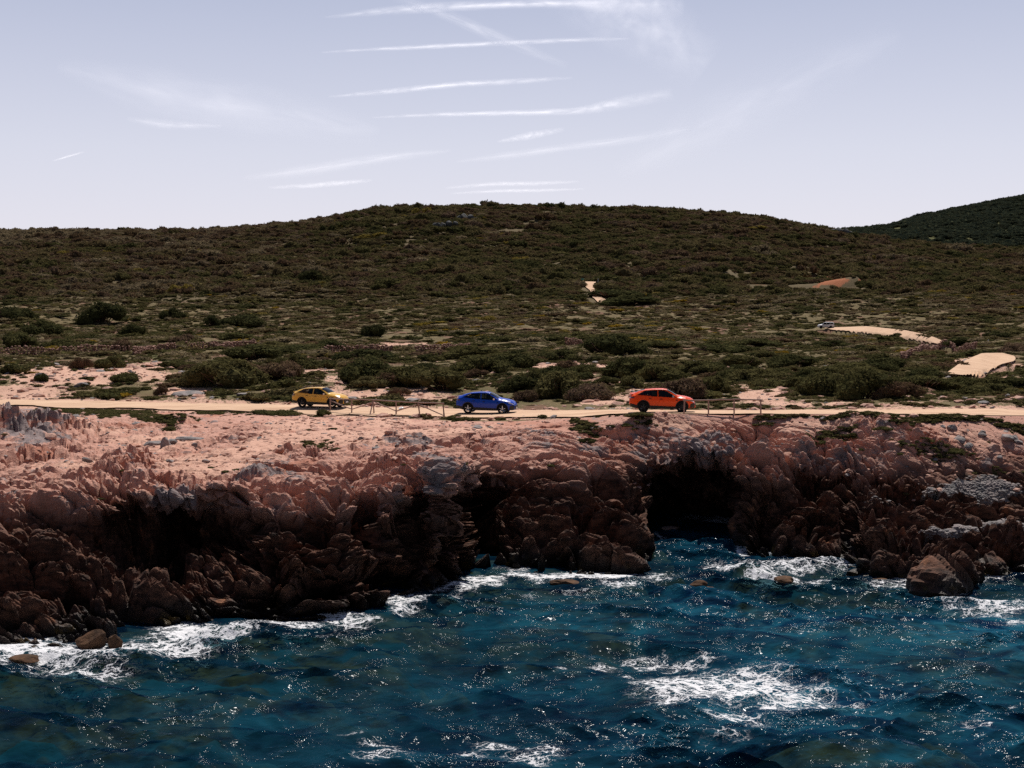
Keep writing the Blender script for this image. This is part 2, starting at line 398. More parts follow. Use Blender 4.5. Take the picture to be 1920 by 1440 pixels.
def build_profiles():
    px = []; KY = []; KZ = []
    for p, wl, face, top in PROF:
        cove = 1215 < p < 1370
        Y = [y_at_z(wl, 0)]; Z = [0.0]
        for k, (yy, YY) in enumerate(face):
            YY = YY*(1.0 if cove else (1.032, 1.030, 1.026, 1.022, 1.01)[k])
            if k == 0 and not cove: YY = max(YY, Y[0]*.985)
            Y.append(YY); Z.append(float(zscr(yy, YY)))
        Y.append(top[1]); Z.append(float(zscr(top[0], top[1])))
        Y = [Y[0]-.3] + Y; Z = [-3.2] + Z
        px.append(p); KY.append(Y); KZ.append(Z)
    return np.array(px, float), np.array(KY), np.array(KZ)
KPX, KY, KZ = build_profiles()
NCC = 1520
_px = np.linspace(-330, 2250, 6000); _w = np.ones(6000)
for _j, _hw in [(745,12),(882,16),(1217,14),(1373,14),(1597,9),(1810,9)]: _w += 3.2*np.exp(-((_px-_j)/_hw)**2)
_w[(_px < -40) | (_px > 1960)] *= .5
_c = np.cumsum(_w); cols_px = np.interp(np.linspace(_c[0], _c[-1], NCC), _c, _px)
segs = [14, 78, 78, 74, 66, 74, 84]
tk = []
for k, s_ in enumerate(segs): tk += list(k+np.arange(s_)/s_)
tk = np.array(tk+[7.0]); NRC = len(tk)
CY = np.empty((8, NCC)); CZ = np.empty((8, NCC))
jag = fbm(cols_px/60, cols_px*0+3.3, oct=3, seed=5)*10+fbm(cols_px/18, cols_px*0+8.3, oct=2, seed=9)*4
for k in range(8):
    warp = cols_px + (jag*(1 if k < 5 else .3) if k > 0 else jag)
    CY[k] = np.interp(warp, KPX, KY[:, k]); CZ[k] = np.interp(warp, KPX, KZ[:, k])
CY = blur(CY, 4, 1); CZ = blur(CZ, 4, 1)
k0 = np.minimum(tk.astype(int), 6); fr = (tk-k0)[:, None]
GY = CY[k0]*(1-fr)+CY[k0+1]*fr; GZ = CZ[k0]*(1-fr)+CZ[k0+1]*fr
GY = blur(GY, 5, 0); GZ = blur(GZ, 5, 0)
GY[-8:] = (CY[k0]*(1-fr)+CY[k0+1]*fr)[-8:]; GZ[-8:] = (CZ[k0]*(1-fr)+CZ[k0+1]*fr)[-8:]
Acol = px2a(cols_px)
GX = Acol[None, :]*GY
RK = np.interp(tk, range(8), ROUGHK)[:, None]*np.ones((1, NCC))
PXG = np.broadcast_to(cols_px, GX.shape); YG = yscr(GY, GZ)
def blob(lst, PX, YY):
    m = np.zeros(PX.shape)
    PX = PX+fbm(PX/70, YY/16, oct=5, seed=201, gain=.6)*75; YY = YY+fbm(PX/60, YY/14+50, oct=5, seed=205, gain=.6)*15
    for (cx, cy, rx, ry, s_) in lst:
        d = ((PX-cx)/rx)**2+((YY-cy)/ry)**2
        m = np.maximum(m, s_*sst(1.25, .35, np.sqrt(d)))
    return m
# the sand flats between the outcrops, and the patches of low green plants
SAND = [(120,870,150,22,.7),(420,900,120,14,.6),(700,790,200,16,.8),(390,865,150,30,1),(300,825,170,22,.62),(640,820,190,28,.95),(560,795,130,14,1),(760,805,120,16,.8),(470,840,90,20,.8),(240,880,110,18,.55),
        (560,850,80,25,.6),(1250,800,110,14,.75),(1420,800,130,16,.9),(1560,800,110,15,.6),(1330,825,90,10,.5),(1800,820,140,20,.55),(1850,905,75,26,.9),
        (1820,800,90,12,.4),(60,865,80,16,.4),(860,800,90,12,.7),(1000,795,90,10,.45),(200,800,80,14,.7)]
GREEN = [(190,772,120,9,.8),(300,785,90,12,.6),(430,775,60,7,.7),(530,770,60,8,.8),(620,777,20,8,.6),(1180,775,60,8,.5),(1105,795,50,14,.6),(1200,800,60,9,.4),(1480,783,70,6,.7),(1440,795,60,8,.5),
         (1640,785,120,9,.8),(1800,785,130,10,.8),(1540,815,50,8,.6),(1660,805,60,7,.5),(1760,845,80,9,.5),(1900,800,70,9,.6),(600,835,50,10,.45),(90,785,50,9,.5),(1870,870,60,7,.5),(180,930,40,6,.3)]
sandM = blob(SAND, PXG, YG)*sst(5.0, 5.6, tk)[:, None]
greenM = blob(GREEN, PXG, YG); pebM = blob([(1850,905,95,26,1),(1775,985,60,11,1),(1860,968,60,7,.9),(1640,925,40,8,.5)], PXG, YG)
wx = fbm(GX/7, GY/7, GZ/5, 3, 11); wz = fbm(GX/6+9, GY/6, GZ/5, 3, 17)
# normals of the smooth base
def grid_normals(X, Y, Z):
    dXu = np.gradient(X, axis=1); dYu = np.gradient(Y, axis=1); dZu = np.gradient(Z, axis=1)
    dXv = np.gradient(X, axis=0); dYv = np.gradient(Y, axis=0); dZv = np.gradient(Z, axis=0)
    nx = dYu*dZv-dZu*dYv; ny = dZu*dXv-dXu*dZv; nz = dXu*dYv-dYu*dXv
    l = np.sqrt(nx*nx+ny*ny+nz*nz)+1e-9
    return nx/l, ny/l, nz/l
nx, ny, nz = grid_normals(blur(GX, 12, 1), blur(GY, 12, 1), blur(GZ, 12, 1))
nx = blur(nx, 10, 0); ny = blur(ny, 10, 0); nz = blur(nz, 10, 0)
l = np.sqrt(nx*nx+ny*ny+nz*nz)+1e-9; nx /= l; ny /= l; nz /= l
def rockdisp(X, Y, Z, scales, seed=0, dip=0.5, strata=()):
    wx = fbm(X/3.1, Y/3.1, Z/3.1, 3, seed+31)*.6; wy = fbm(X/3.1+40, Y/3.1, Z/3.1, 3, seed+37)*.6; wz_ = fbm(X/2.3, Y/2.3+30, Z/2.3, 3, seed+41)*.6
    X = X+wx; Y = Y+wy; Z = Z+wz_
    ca, sa = np.cos(dip), np.sin(dip)
    U = X*ca-Z*sa; W = X*sa+Z*ca; V_ = Y*.95-W*.30; W2 = W*.95+Y*.30
    d = np.zeros(X.shape); fl = np.zeros(X.shape)
    for i, (s_, A, an, dome, tilt, crack, kf) in enumerate(scales):
        F1, F2, r, o = worley(U/(s_*2.0), V_/s_, W2/(s_*an), seed+i*13)
        tl = (r[0]-.5)*o[0]*1.6+(r[1]-.5)*o[1]*1.6+(r[2]-.5)*o[2]*2.2
        edge = F2-F1
        fl += -kf*s_*an*(o[2]+.55*(r[0]-.5)*o[0]+.5*(r[2]-.5)*o[1])
        d += A*((r[1]-.5)*1.2+tl*tilt+dome*(1-F1*F1)-crack*np.exp(-(edge/.14)**2))
    if strata:
        for (s_, A) in strata:
            q = W2/s_+fbm(X/2.6, Y/2.6, Z/2.6, 3, seed+71)*.9; f = q-np.floor(q)
            keep = sst(.25, .6, vnoise(X/1.9+np.floor(q)*3.7, Y/1.9, np.floor(q)*1.0, seed+73))
            d += A*(f**.55*sst(1.0, .86, f)-.45)*(.25+.75*keep)*RIB
    return d, fl
sh = (1-sandM)
RIB = 1+1.3*sst(1250, 1450, PXG)
DIP = -.05+.70*sst(1000, 1450, PXG)+.25*sst(500, 100, PXG)
big, flb = rockdisp(GX, GY, GZ, [(5.8, 1.0, .85, .0, .42, .5, .10), (2.4, .85, .62, .0, .62, 1.1, .12)], 3, DIP, [(1.7, .42)])
big = big+(.5-np.abs(fbm(GX/3.4, GY/3.4, GZ/3.4, 4, 7)))*.5-.2
med, flm = rockdisp(GX, GY, GZ, [(1.05, .36, .66, .0, .72, 1.15, .12), (.48, .12, .66, .04, .7, 1.0, .12)], 60, DIP, [(.52, .10)])
outc = sst(.0, .42, fbm(GX/3.6, GY/5.5, oct=4, seed=77)+.04)      # where bedrock breaks through the flats
onface = sst(5.6, 4.6, tk)[:, None]
sandM = np.maximum(sandM, 0)*(1-.75*outc*(sandM < .93))
rk = RK*(onface+(1-onface)*(.38+.62*outc))*(1-.66*sandM)*(1-.8*pebM)
under = sst(-.8, .2, GZ)
gst = np.abs(np.gradient(GY, axis=1)); damp = 1/(1+(blur(gst, 3, 1)/.28)**2)
D = (big*(.35+.65*damp)+med*.85*damp)*rk + fbm(GX*2.2, GY*2.2, GZ*2.2, 4, 91)*.10*(.35+rk)
D += (fbm(GX/9, GY/9, oct=2, seed=4)*.7)*RK
edgef = sst(NRC-1, NRC-40, np.arange(NRC))[:, None]
CAVE = [(245,975,60,28,1.6),(330,1000,110,48,3.2),(300,1075,50,30,2.0),(560,985,30,46,1.1),(500,1060,40,40,1.2),(690,985,24,70,1.7),(720,1075,70,40,2.2),(600,1110,60,24,1.4),(892,960,26,75,2.6),(780,930,18,46,1.1),(830,1050,40,30,1.2),(1000,1030,50,16,1.3),(930,1050,40,18,1.6),
        (1130,960,60,14,1.2),(1060,1050,60,16,1.3),(1290,915,95,26,2.0),(1440,985,34,38,1.4),(1520,1000,30,18,1.0),(1640,1030,60,22,1.2),(1560,905,60,14,1.0),(1690,900,60,10,.9),(1740,1010,50,14,1.0),(1870,1035,70,22,1.6),(90,1080,70,22,1.3),(150,1010,60,16,1.0),(60,985,60,12,.8),(1780,1075,40,14,.8)]
cv = np.zeros(GX.shape); _p = PXG+fbm(GX/2.4, GZ/1.6, GY/3, 5, 501, .6)*60+med*22; _y = YG+fbm(GX/2.4+9, GZ/1.6, GY/3, 5, 502, .6)*42+med*16+big*8
for (cx, cy, rx, ry, dp) in CAVE: cv = np.maximum(cv, dp*sst(1.25, .55, np.sqrt(((_p-cx)/rx)**2+((_y-cy)/ry)**2)))
D -= cv*onface*(1+.35*fbm(GX/.9, GZ/.7, GY/.9, 4, 505)); D += med*.9*sst(0, 1.2, cv)
D += sst(3.2, 1.0, tk)[:, None]*(.35+.75*sst(1560, 1640, PXG)+.25*sst(950, 1100, PXG)*(PXG < 1212)-1.7*sst(1212, 1228, PXG)*sst(1385, 1368, PXG))
D *= edgef
FLT = (flb+flm)*np.minimum(rk*1.3, 1)*damp*edgef
X2 = GX+nx*D*.8; Y2 = GY+ny*D+cv*onface*.5; Z2 = GZ+nz*D+FLT-cv*onface*.1
# hand placed forms: buttress, outcrop at the left edge of the track, ledge hiding the orange car's wheels, caves
def lump(px, yy, Y, rx, ry, h):
    X0 = float(px2a(px))*Y; return h*sst(1.15, .1, np.sqrt(((X2-X0)/rx)**2+((Y2-Y)/ry)**2))
ang = lump(40, 0, 112, 7.5, 9, 1.0)
Z2 += ang*(1.5+big*.5+med*1.3)
Z2 += lump(1225, 0, 105.9, 3.6, 1.9, .40)*(1+med*.6)*sst(NRC-1, NRC-12, np.arange(NRC))[:, None]
Z2 += lump(490, 0, 86.5, 2.4, 2.4, .7)*(1+med*.8)+lump(740, 0, 86, 3.2, 2.2, .6)*(1+med*.8)
for (bx, bY, brx, bry, bh) in [(1180,97,5,3.4,.7),(1550,99.5,4,3,.8),(1700,101,5,3,.8),(330,123,2.6,2.5,.5),(1640,103.5,4,2,.7),(1000,104,4,3,.5),(100,98,4,3,.6),(250,88,3,2,.55),(1440,97,3,2.5,.7)]:
    Z2 += lump(bx, 0, bY, brx, bry, bh)*(1+med*.8)
cut = -np.clip(sst(-.3, -.1, -np.abs(GZ-1.0)/9), 0, 0)
# rim stays fixed at the track
greyM = sst(.1, .9, 1-np.abs(nz))*.35+blob([(60,800,90,45,.9),(1300,850,150,45,.6),(1500,860,200,50,.45),(490,880,50,25,.8),(320,935,90,30,.7),(820,880,60,30,.6),(1150,840,80,40,.5),(1850,860,120,30,.35),(760,840,60,30,.5),(1000,830,80,25,.35)], PXG, YG)
V = np.stack([X2, Y2, Z2], -1).reshape(-1, 3)
# short skirt under the ground sheet
me = mesh_np('cliff', V, grid_quads(NRC, NCC), False, [M_rock])
fattr(me, 'sand', sandM); fattr(me, 'green', greenM*(tk > 4.6)[:, None]); fattr(me, 'grey', greyM); fattr(me, 'pebble', pebM)
cliff = link('cliff', me); tag(cliff, 'rugged pink and dark brown granite sea cliff with flat sandy top', None, None, 'structure')
CLX, CLY, CLZ = X2, Y2, Z2

# ------------------------------------------------------------------ GROUND inland, from the track to the ridge
SKY = [(-900,452),(-300,443),(0,436),(130,432),(250,431),(400,430),(500,422),(600,412),(700,395),(770,387),(860,385),(950,386),(1050,391),(1200,392),(1300,397),(1400,407),(1500,421),(1600,444),(1680,456),(1800,463),(1920,466),(2300,462),(2900,440)]
FARC = [(240,655),(330,629),(420,610),(560,566)]
CURV = {
 -900: [(143,753),(147,748),(153,735),(165,702),(190,681)]+FARC,
 0:    [(143,753),(147,748),(153,735),(165,702),(190,681)]+FARC,
 300:  [(135.5,760),(140,752),(150,735),(162,704),(190,681)]+FARC,
 600:  [(128.5,766),(132,759),(142,741),(155,712),(190,681)]+FARC,
 915:  [(121,776),(125,769),(135,752),(150,725),(190,680)]+FARC,
 1240: [(110.5,774),(113.5,769),(125,752),(145,728),(190,682)]+FARC,
 1500: [(107,775),(111,768),(125,752),(150,724),(190,684),(240,660),(330,634),(420,615),(560,566)],
 1920: [(109,771),(113,765),(130,748),(150,728),(190,695),(240,668),(330,636),(420,612),(560,566)],
 2900: [(113,771),(117,765),(130,748),(150,728),(190,695),(240,668),(330,636),(420,612),(560,566)],
}
HG = [(560,0),(640,.19),(720,.41),(800,.65),(880,.89),(940,1),(1000,1.0),(1150,.78),(1300,.5)]
YMAX = 1300.0
NCG, NRG = 900, 520
gcol = np.linspace(-380, 2300, NCG); ga = px2a(gcol)
Y0g = np.interp(gcol, cols_px, CY[7]); Z0g = np.interp(gcol, cols_px, CZ[7])
tg = np.linspace(0, 1, NRG)**1.0
YGR = Y0g[None, :]*(YMAX/Y0g[None, :])**tg[:, None]
ck = sorted(CURV); skyl = np.interp(gcol, [s_[0] for s_ in SKY], [s_[1] for s_ in SKY])+4
ZGR = np.zeros_like(YGR)
for j in range(NCG):
    p = gcol[j]; i = max(0, min(len(ck)-2, int(np.searchsorted(ck, p))-1)); w = min(1, max(0, (p-ck[i])/(ck[i+1]-ck[i])))
    def ev(c):
        q = [t_ for t_ in CURV[c] if t_[0] > Y0g[j]+1.5]; Ys = [Y0g[j]]+[a for a, b in q]; ys = [yscr(Y0g[j], Z0g[j])]+[b for a, b in q]
        Ys = np.array(Ys); zs = zscr(np.array(ys), Ys)
        return np.interp(np.log(np.clip(YGR[:, j], 0, 560)), np.log(Ys), zs)
    zn = ev(ck[i])*(1-w)+ev(ck[i+1])*w
    yh = 566-(566-skyl[j])*np.interp(YGR[:, j], [a for a, b in HG], [b for a, b in HG])
    zh = zscr(yh, YGR[:, j])
    ZGR[:, j] = np.where(YGR[:, j] > 560, zh, zn)
ZGR = blur(ZGR, 4, 0); ZGR = blur(ZGR, 5, 1); ZGR[0] = Z0g
XGR = ga[None, :]*YGR
GPX = np.broadcast_to(gcol, YGR.shape)
ROADC = [(-700,146),(-380,147),(0,143),(300,135.7),(600,128.7),(760,124.5),(915,121),(1080,115.0),(1240,110.6),(1500,107.9),(1920,109.5),(2300,113),(2700,116)]
def roadY(px): return np.interp(px, [r[0] for r in ROADC], [r[1] for r in ROADC])
rc = roadY(GPX)
rd = sst(7.5, 3.5, np.abs(YGR-rc))
namp = sst(0, 6, YGR-Y0g[None, :])*(1-rd)
farn = sst(150, 600, YGR)
ZN = fbm(XGR/14, YGR/14, oct=4, seed=21)*(.55+farn*1.1)+fbm(XGR/60, YGR/60, oct=3, seed=22)*(farn*3.4)+fbm(XGR/2.4, YGR/2.4, oct=3, seed=23)*.18
ZGR = ZGR+ZN*namp*(1-.8*sst(800, 930, YGR)*0)
# banks: terrain that carries a stretch of track tilted towards the sea
PADS = [  # px, row of front edge, row of back edge, depth of front edge, depth across
 dict(px=[1545,1560,1625,1700,1740,1778], yf=[620,622,625,636,645,656], yb=[614,615,614,622,630,642], Y=[418,412,398,360,330,300], dY=[10,10,12,12,12,12]),
 dict(px=[1778,1800,1840,1880,1905], yf=[711,711,706,690,688], yb=[700,684,668,665,667], Y=[168,170,176,190,196], dY=[8,16,24,22,16]),
]
PADS.append(dict(px=[1400,1470,1520,1570,1606,1616], yf=[535,536,538,540,537,533], yb=[533,534,532,523,517,526], Y=[640]*6, dY=[5]*6))
# the slope that carries the pale path up the foot of the hill
def path_row(Y): return np.interp(Y, [556, 605, 640], [573, 546, 530])
def path_px(Y): return np.interp(Y, [556, 590, 605, 640], [1133, 1114, 1109, 1104])
_w = sst(1040, 1085, GPX)*sst(1200, 1155, GPX)*sst(520, 552, YGR)*sst(690, 645, YGR)
ZGR = ZGR*(1-_w)+zscr(path_row(YGR), YGR)*_w
for P in PADS:
    yf = np.interp(gcol, P['px'], P['yf']); yb = np.interp(gcol, P['px'], P['yb']); Yf = np.interp(gcol, P['px'], P['Y']); dY = np.interp(gcol, P['px'], P['dY'])
    zf = zscr(yf, Yf); zb = zscr(yb, Yf+dY)
    wpx = sst(P['px'][0]-45, P['px'][0]-4, gcol)*sst(P['px'][-1]+60, P['px'][-1]+4, gcol)
    tt = np.clip((YGR-Yf)/dY, 0, 1); tgt = zf*(1-tt)+zb*tt
    w = sst(-.085, -.0, (YGR-Yf)/Yf)*sst(.16, 0.0, (YGR-Yf-dY)/Yf)*wpx
    ZGR = ZGR*(1-w)+tgt*w
    cap = np.minimum(zscr(yf+2.5, YGR)-.95, zf-.1)      # nothing nearer stands in front of the bank
    cw = wpx*sst(.74, .86, YGR/Yf)*(YGR < Yf)
    ZGR = np.where(cw > 0, np.minimum(ZGR, cap)*cw+ZGR*(1-cw), ZGR)
YSG = yscr(YGR, ZGR)
def vis_hit(px, y):
    """depth and height of the first ground point seen at (px, y)"""
    j = int(round(np.interp(px, gcol, np.arange(NCG)))); c = YSG[:, j]
    idx = np.nonzero(c <= y)[0]
    i = idx[0] if len(idx) else NRG-1
    return float(YGR[i, j]), float(ZGR[i, j])
LG = np.log(YMAX/Y0g)
def ground_z(X, Y):
    a = X/Y; pj = np.interp(a, ga, np.arange(NCG)); j = np.clip(pj.astype(int) if hasattr(pj, 'astype') else int(pj), 0, NCG-2); fj = pj-j
    def col(jj):
        t = np.clip(np.log(Y/Y0g[jj])/LG[jj], 0, 1)*(NRG-1); i = np.clip(np.floor(t).astype(int), 0, NRG-2); fi = t-i
        return ZGR[i, jj]*(1-fi)+ZGR[i+1, jj]*fi
    return col(j)*(1-fj)+col(j+1)*fj
def gz(x, y):
    """ground height anywhere on land (scalar)"""
    a = x/y; p = float(a2px(a))
    if y > float(np.interp(p, gcol, Y0g)): return float(ground_z(np.array([x]), np.array([y]))[0])
    j = int(np.clip(round(np.interp(p, cols_px, np.arange(NCC))), 0, NCC-1)); js = slice(max(0, j-3), j+4)
    d = (CLX[150:, js]-x)**2+(CLY[150:, js]-y)**2; i = int(np.argmin(d))
    return float(CLZ[150:, js].ravel()[i])
sandG = blob([(150,705,220,26,.95),(40,735,110,16,.9),(330,735,90,18,.7),(270,690,60,14,.7),(520,695,60,10,.7),(590,697,55,10,.8),(640,712,60,9,.6),(740,738,110,16,.85),(640,735,60,14,.6),(850,745,60,10,.6),
              (740,655,70,8,.6),(1080,690,90,12,.95),(1030,685,50,6,.8),(1150,715,60,10,.7),(1190,745,70,16,.85),(1130,755,60,10,.8),(1420,735,80,20,1),(1470,755,90,9,.7),(1590,757,70,5,.8),
              (1350,750,70,9,.6),(1830,750,150,10,.4),(1700,755,90,6,.6),(1770,640,60,8,.3),(1860,690,70,26,.8),(1835,628,28,3,1),(760,668,80,6,.5),(920,640,40,4,.4),(1880,715,60,10,.6),(1370,700,40,6,.4)], GPX, YSG)
sandG = np.maximum(sandG*sst(450, 250, YGR), 0)
sandG = np.maximum(sandG, sst(8.5, 4.5, np.abs(YGR-rc))*.62)
redG = blob([(1560,529,75,12,1),(1400,533,60,4,.9),(1660,540,30,6,.8),(1850,555,60,8,.6),(1380,660,40,5,.3),(860,648,50,7,.6),(360,668,60,6,.6),(1720,590,30,5,.5),(1760,640,60,8,.6)], GPX, YSG)
greenG = blob([(1000,745,300,14,.5),(300,680,300,10,.6),(900,720,160,20,.5),(1300,720,300,16,.5),(1700,740,200,10,.6),(500,745,120,10,.6)], GPX, YSG)
# far side of the ridge closes the hill
V = np.stack([XGR, YGR, ZGR-rd*.10*sst(.1, .9, YGR-Y0g[None, :])], -1).reshape(-1, 3)
me = mesh_np('ground', V, grid_quads(NRG, NCG), True, [M_ground])
fattr(me, 'far', sst(450, 650, YGR)); fattr(me, 'sand', sandG); fattr(me, 'red', redG); fattr(me, 'green', greenG)
ground = link('ground', me); tag(ground, 'dry heath rising from the sandy track to a long low ridge', None, None, 'structure')

# ------------------------------------------------------------------ sandy tracks
def strip(name, label, rows, mat, lift=.03):
    """rows: list of (x, y_near, y_far) world; ragged sheet following the ground"""
    n = len(rows); m = 14; V = []
    xs = np.array([r[0] for r in rows]); a = np.array([r[1] for r in rows]); b = np.array([r[2] for r in rows])
    t = np.linspace(0, 1, m)[:, None]
    Y = a[None]*(1-t)+b[None]*t; X = np.broadcast_to(xs, Y.shape)
    if xs.ndim == 1 and isinstance(rows[0][0], tuple): pass
    Z = ground_z(X.ravel(), Y.ravel()).reshape(X.shape)+lift
    me = mesh_np(name, np.stack([X, Y, Z], -1).reshape(-1, 3), grid_quads(m, n), True, [mat])
    return tag(link(name, me), label, None, None, 'structure')
pxs = np.linspace(-360, 2280, 900); rows = []
for p in pxs:
    Yc = float(roadY(p)); e1 = float(fbm(np.array([p/55.]), np.array([1.5]), oct=4, seed=61)[0]); e2 = float(fbm(np.array([p/45.]), np.array([7.5]), oct=4, seed=62)[0])
    hw = float(np.interp(p, [-300, 0, 500, 700, 900, 1050, 1200, 1500, 1920], [2.8, 2.6, 2.6, 3.4, 4.6, 4.2, 2.6, 2.5, 2.5]))
    y0 = max(Yc-hw+e1*1.1, float(np.interp(p, gcol, Y0g))+.2); rows.append((float(px2a(p))*Yc, y0, Yc+hw*.9+e2*1.0))
strip('coast_track', 'pale sandy track running along the top of the cliff', rows, M_track, .035)
def pad_strip(P, name, label, pad=0.0):
    px = np.linspace(P['px'][0], P['px'][-1], 90); V = []; m = 12
    Yf = np.interp(px, P['px'], P['Y']); dY = np.interp(px, P['px'], P['dY'])
    e = fbm(px/14, px*0+2, oct=3, seed=71)*1.2
    taper = np.sin(np.clip((px-px[0])/(px[-1]-px[0]), 0, 1)*math.pi)**.35
    mid = Yf+dY/2+fbm(px/30, px*0+6, oct=2, seed=75)*.3; t = np.linspace(-1, 1, m)[:, None]
    Y = mid[None]+t*(dY/2*taper+e*.35)[None]; X = px2a(px)[None]*Y
    Z = ground_z(X.ravel(), Y.ravel()).reshape(X.shape)+.42
    me = mesh_np(name, np.stack([X, Y, Z], -1).reshape(-1, 3), grid_quads(m, len(px)), True, [M_track])
    return tag(link(name, me), label, None, None, 'structure')
pad_strip(PADS[0], 'dirt_track', 'pale dirt track crossing the heath beside the white car')
pad_strip(PADS[1], 'dirt_road_bend', 'wide bare sandy road bend climbing a mound at the right')
def area_patch(name, label, quad, mat=M_track, n=16):
    """quad of four picture points standing on the visible ground"""
    c = []
    for (p, y) in quad:
        Y, z = vis_hit(p, y); c.append((float(px2a(p))*Y, Y))
    c = np.array(c); u = np.linspace(0, 1, n)[None, :]; w = np.linspace(0, 1, n)[:, None]
    P2 = c[0]*((1-u)*(1-w))[..., None]+c[1]*(u*(1-w))[..., None]+c[2]*(u*w)[..., None]+c[3]*((1-u)*w)[..., None]
    Z = ground_z(P2[..., 0].ravel(), P2[..., 1].ravel()).reshape(n, n)+.18
    me = mesh_np(name, np.concatenate([P2, Z[..., None]], -1).reshape(-1, 3), grid_quads(n, n), True, [mat])
    return tag(link(name, me), label, None, None, 'structure')
_Yp = np.linspace(556, 642, 60); _m = np.linspace(-1, 1, 8)[:, None]; _hw = np.interp(_Yp, [556, 590, 605, 642], [12, 7, 5, 10.5])
_X = px2a(path_px(_Yp)+_m*_hw+fbm(_Yp/9, _Yp*0, oct=2, seed=5)*3)*_Yp; _Yy = np.broadcast_to(_Yp, _X.shape)
_me = mesh_np('hill_path', np.stack([_X, _Yy, ground_z(_X.ravel(), _Yy.ravel()).reshape(_X.shape)+.55], -1).reshape(-1, 3), grid_quads(8, 60), True, [M_track])
tag(link('hill_path', _me), 'pale path climbing out of the dark scrub below the hill', None, None, 'structure')
area_patch('hill_path', 'short pale side path branching from the dirt track', [(1600,624),(1640,624),(1640,616),(1595,618)])

# ------------------------------------------------------------------ the hill behind, at the right, haze blue painted into its leaves
FSK = [(1500,452),(1600,433),(1660,424),(1700,414),(1760,402),(1820,388),(1880,377),(1920,371),(2050,352),(2300,335),(2600,340)]
nf, mf = 260, 90; fp = np.linspace(1450, 2420, nf)[None, :]; ft = np.linspace(0, 1, mf)[:, None]
FY = 1250+ft*750; ysk = np.interp(fp, [a for a, b in FSK], [b for a, b in FSK])
fy = 480-(480-ysk)*np.sin(np.clip(ft*1.25, 0, 1.25)*math.pi/2)**.8
FX = px2a(fp)*FY; FZ = zscr(fy+0*FX, FY)+fbm(FX/70, FY/70, oct=4, seed=81)*5-np.clip(ft-.9, 0, 1)*300
me = mesh_np('far_hill', np.stack([FX, FY+0*FX, FZ], -1).reshape(-1, 3), grid_quads(mf, nf), True, [M_ground])
fattr(me, 'sand', FX*0); fattr(me, 'red', FX*0); fattr(me, 'green', FX*0+.9)
tag(link('far_hill', me), 'distant dark hill rising behind the ridge at the right', None, None, 'structure')
# ------------------------------------------------------------------ SEA
wl_px = cols_px; wl_Y = CY[1]
seaA = np.linspace(-.62, .60, 1100); NRW = 620
Yend = np.interp(a2px(seaA), wl_px, wl_Y)
tw = np.linspace(0, 1, NRW)[:, None]
WY = 30*(np.maximum(Yend+7, 112)/30)**tw; WX = seaA[None]*WY
def waves(X, Y):
    rn = random.Random(8); Z = np.zeros(X.shape); DX = Z.copy(); DY = Z.copy()
    wxx = X+fbm(X/9, Y/9, oct=3, seed=301)*1.8; wyy = Y+fbm(X/9+30, Y/9, oct=3, seed=302)*1.8
    amp = .55+.75*sst(-.5, .6, fbm(X/16, Y/11, oct=3, seed=303))
    for k in range(64):
        L = math.exp(rn.uniform(math.log(.55), math.log(9.0))); th = math.radians(72+rn.gauss(0, 34)); kx = math.cos(th)*2*math.pi/L; ky = math.sin(th)*2*math.pi/L
        A = .0165*L**.92*rn.uniform(.4, 1.1); ph = rn.uniform(0, 6.28)
        f = kx*wxx+ky*wyy+ph; s = np.sin(f); c = np.cos(f)
        Z += A*s; DX += A*.75*c*math.cos(th); DY += A*.75*c*math.sin(th)
    return Z*amp, DX*amp, DY*amp
wz_, wdx, wdy = waves(WX, WY)
near = np.clip((np.maximum(Yend[None]-WY, 0))/3, .25, 1)
Z = wz_*near; WPX = a2px(WX/WY); WYY = yscr(WY, 0*WY)
# foam: heaps of white water, (px, row, half width, half height, strength)
FOAM = [(60,1222,130,26,1.0),(200,1226,110,22,.9),(350,1188,70,24,1.0),(420,1185,60,16,.8),(310,1215,90,26,.75),(120,1262,160,18,.55),(540,1172,110,12,.7),(660,1158,70,12,.85),(760,1128,50,14,.95),(815,1120,60,12,.6),(870,1100,50,10,.9),(920,1088,50,8,.9),
        (1010,1080,70,7,1.0),(1060,1084,60,6,.8),(1080,1110,20,6,.8),(560,1200,120,10,.4),(1170,1100,60,10,.6),(1230,1085,60,9,.5),(1440,1082,60,14,1.0),(1400,1062,90,14,.75),(1480,1060,90,10,.7),(1560,1058,60,9,.6),(1540,1090,70,9,.5),
        (1680,1098,90,9,.55),(1770,1110,60,9,.55),(1850,1080,50,8,.6),(1880,1135,90,18,.85),(1800,1130,60,10,.5),(1920,1160,60,12,.5),
        (1300,1290,110,38,.92),(1400,1290,110,42,.86),(1500,1305,90,32,.80),(1580,1320,60,14,.7),(1270,1310,50,34,.8),(1460,1325,22,10,1.0),(1500,1310,26,9,1.0),(1400,1345,80,14,.6),(1210,1235,60,10,.5),(1130,1245,40,9,.55),(1180,1260,50,6,.45),
        (1290,1240,60,8,.55),(1360,1380,60,14,.42),(930,1395,60,16,.5),(1000,1415,80,22,.52),(870,1410,50,12,.45),(700,1395,60,12,.45),(720,1425,80,14,.5),(640,1378,50,8,.38),(1900,1330,40,10,.5),(1850,1365,40,8,.45),(1040,1260,30,6,.4),(1000,1120,60,8,.3),(1240,1010,50,8,.35),(1300,1000,60,8,.3),(1400,1020,40,8,.4),
        (1790,985,45,13,1.0),(1850,972,50,8,.9)]
fm = np.zeros(WX.shape)
P1 = WPX+fbm(WX/1.6, WY/3.5, oct=4, seed=311)*34; P2 = WYY+fbm(WX/1.6, WY/3.5+50, oct=4, seed=312)*9
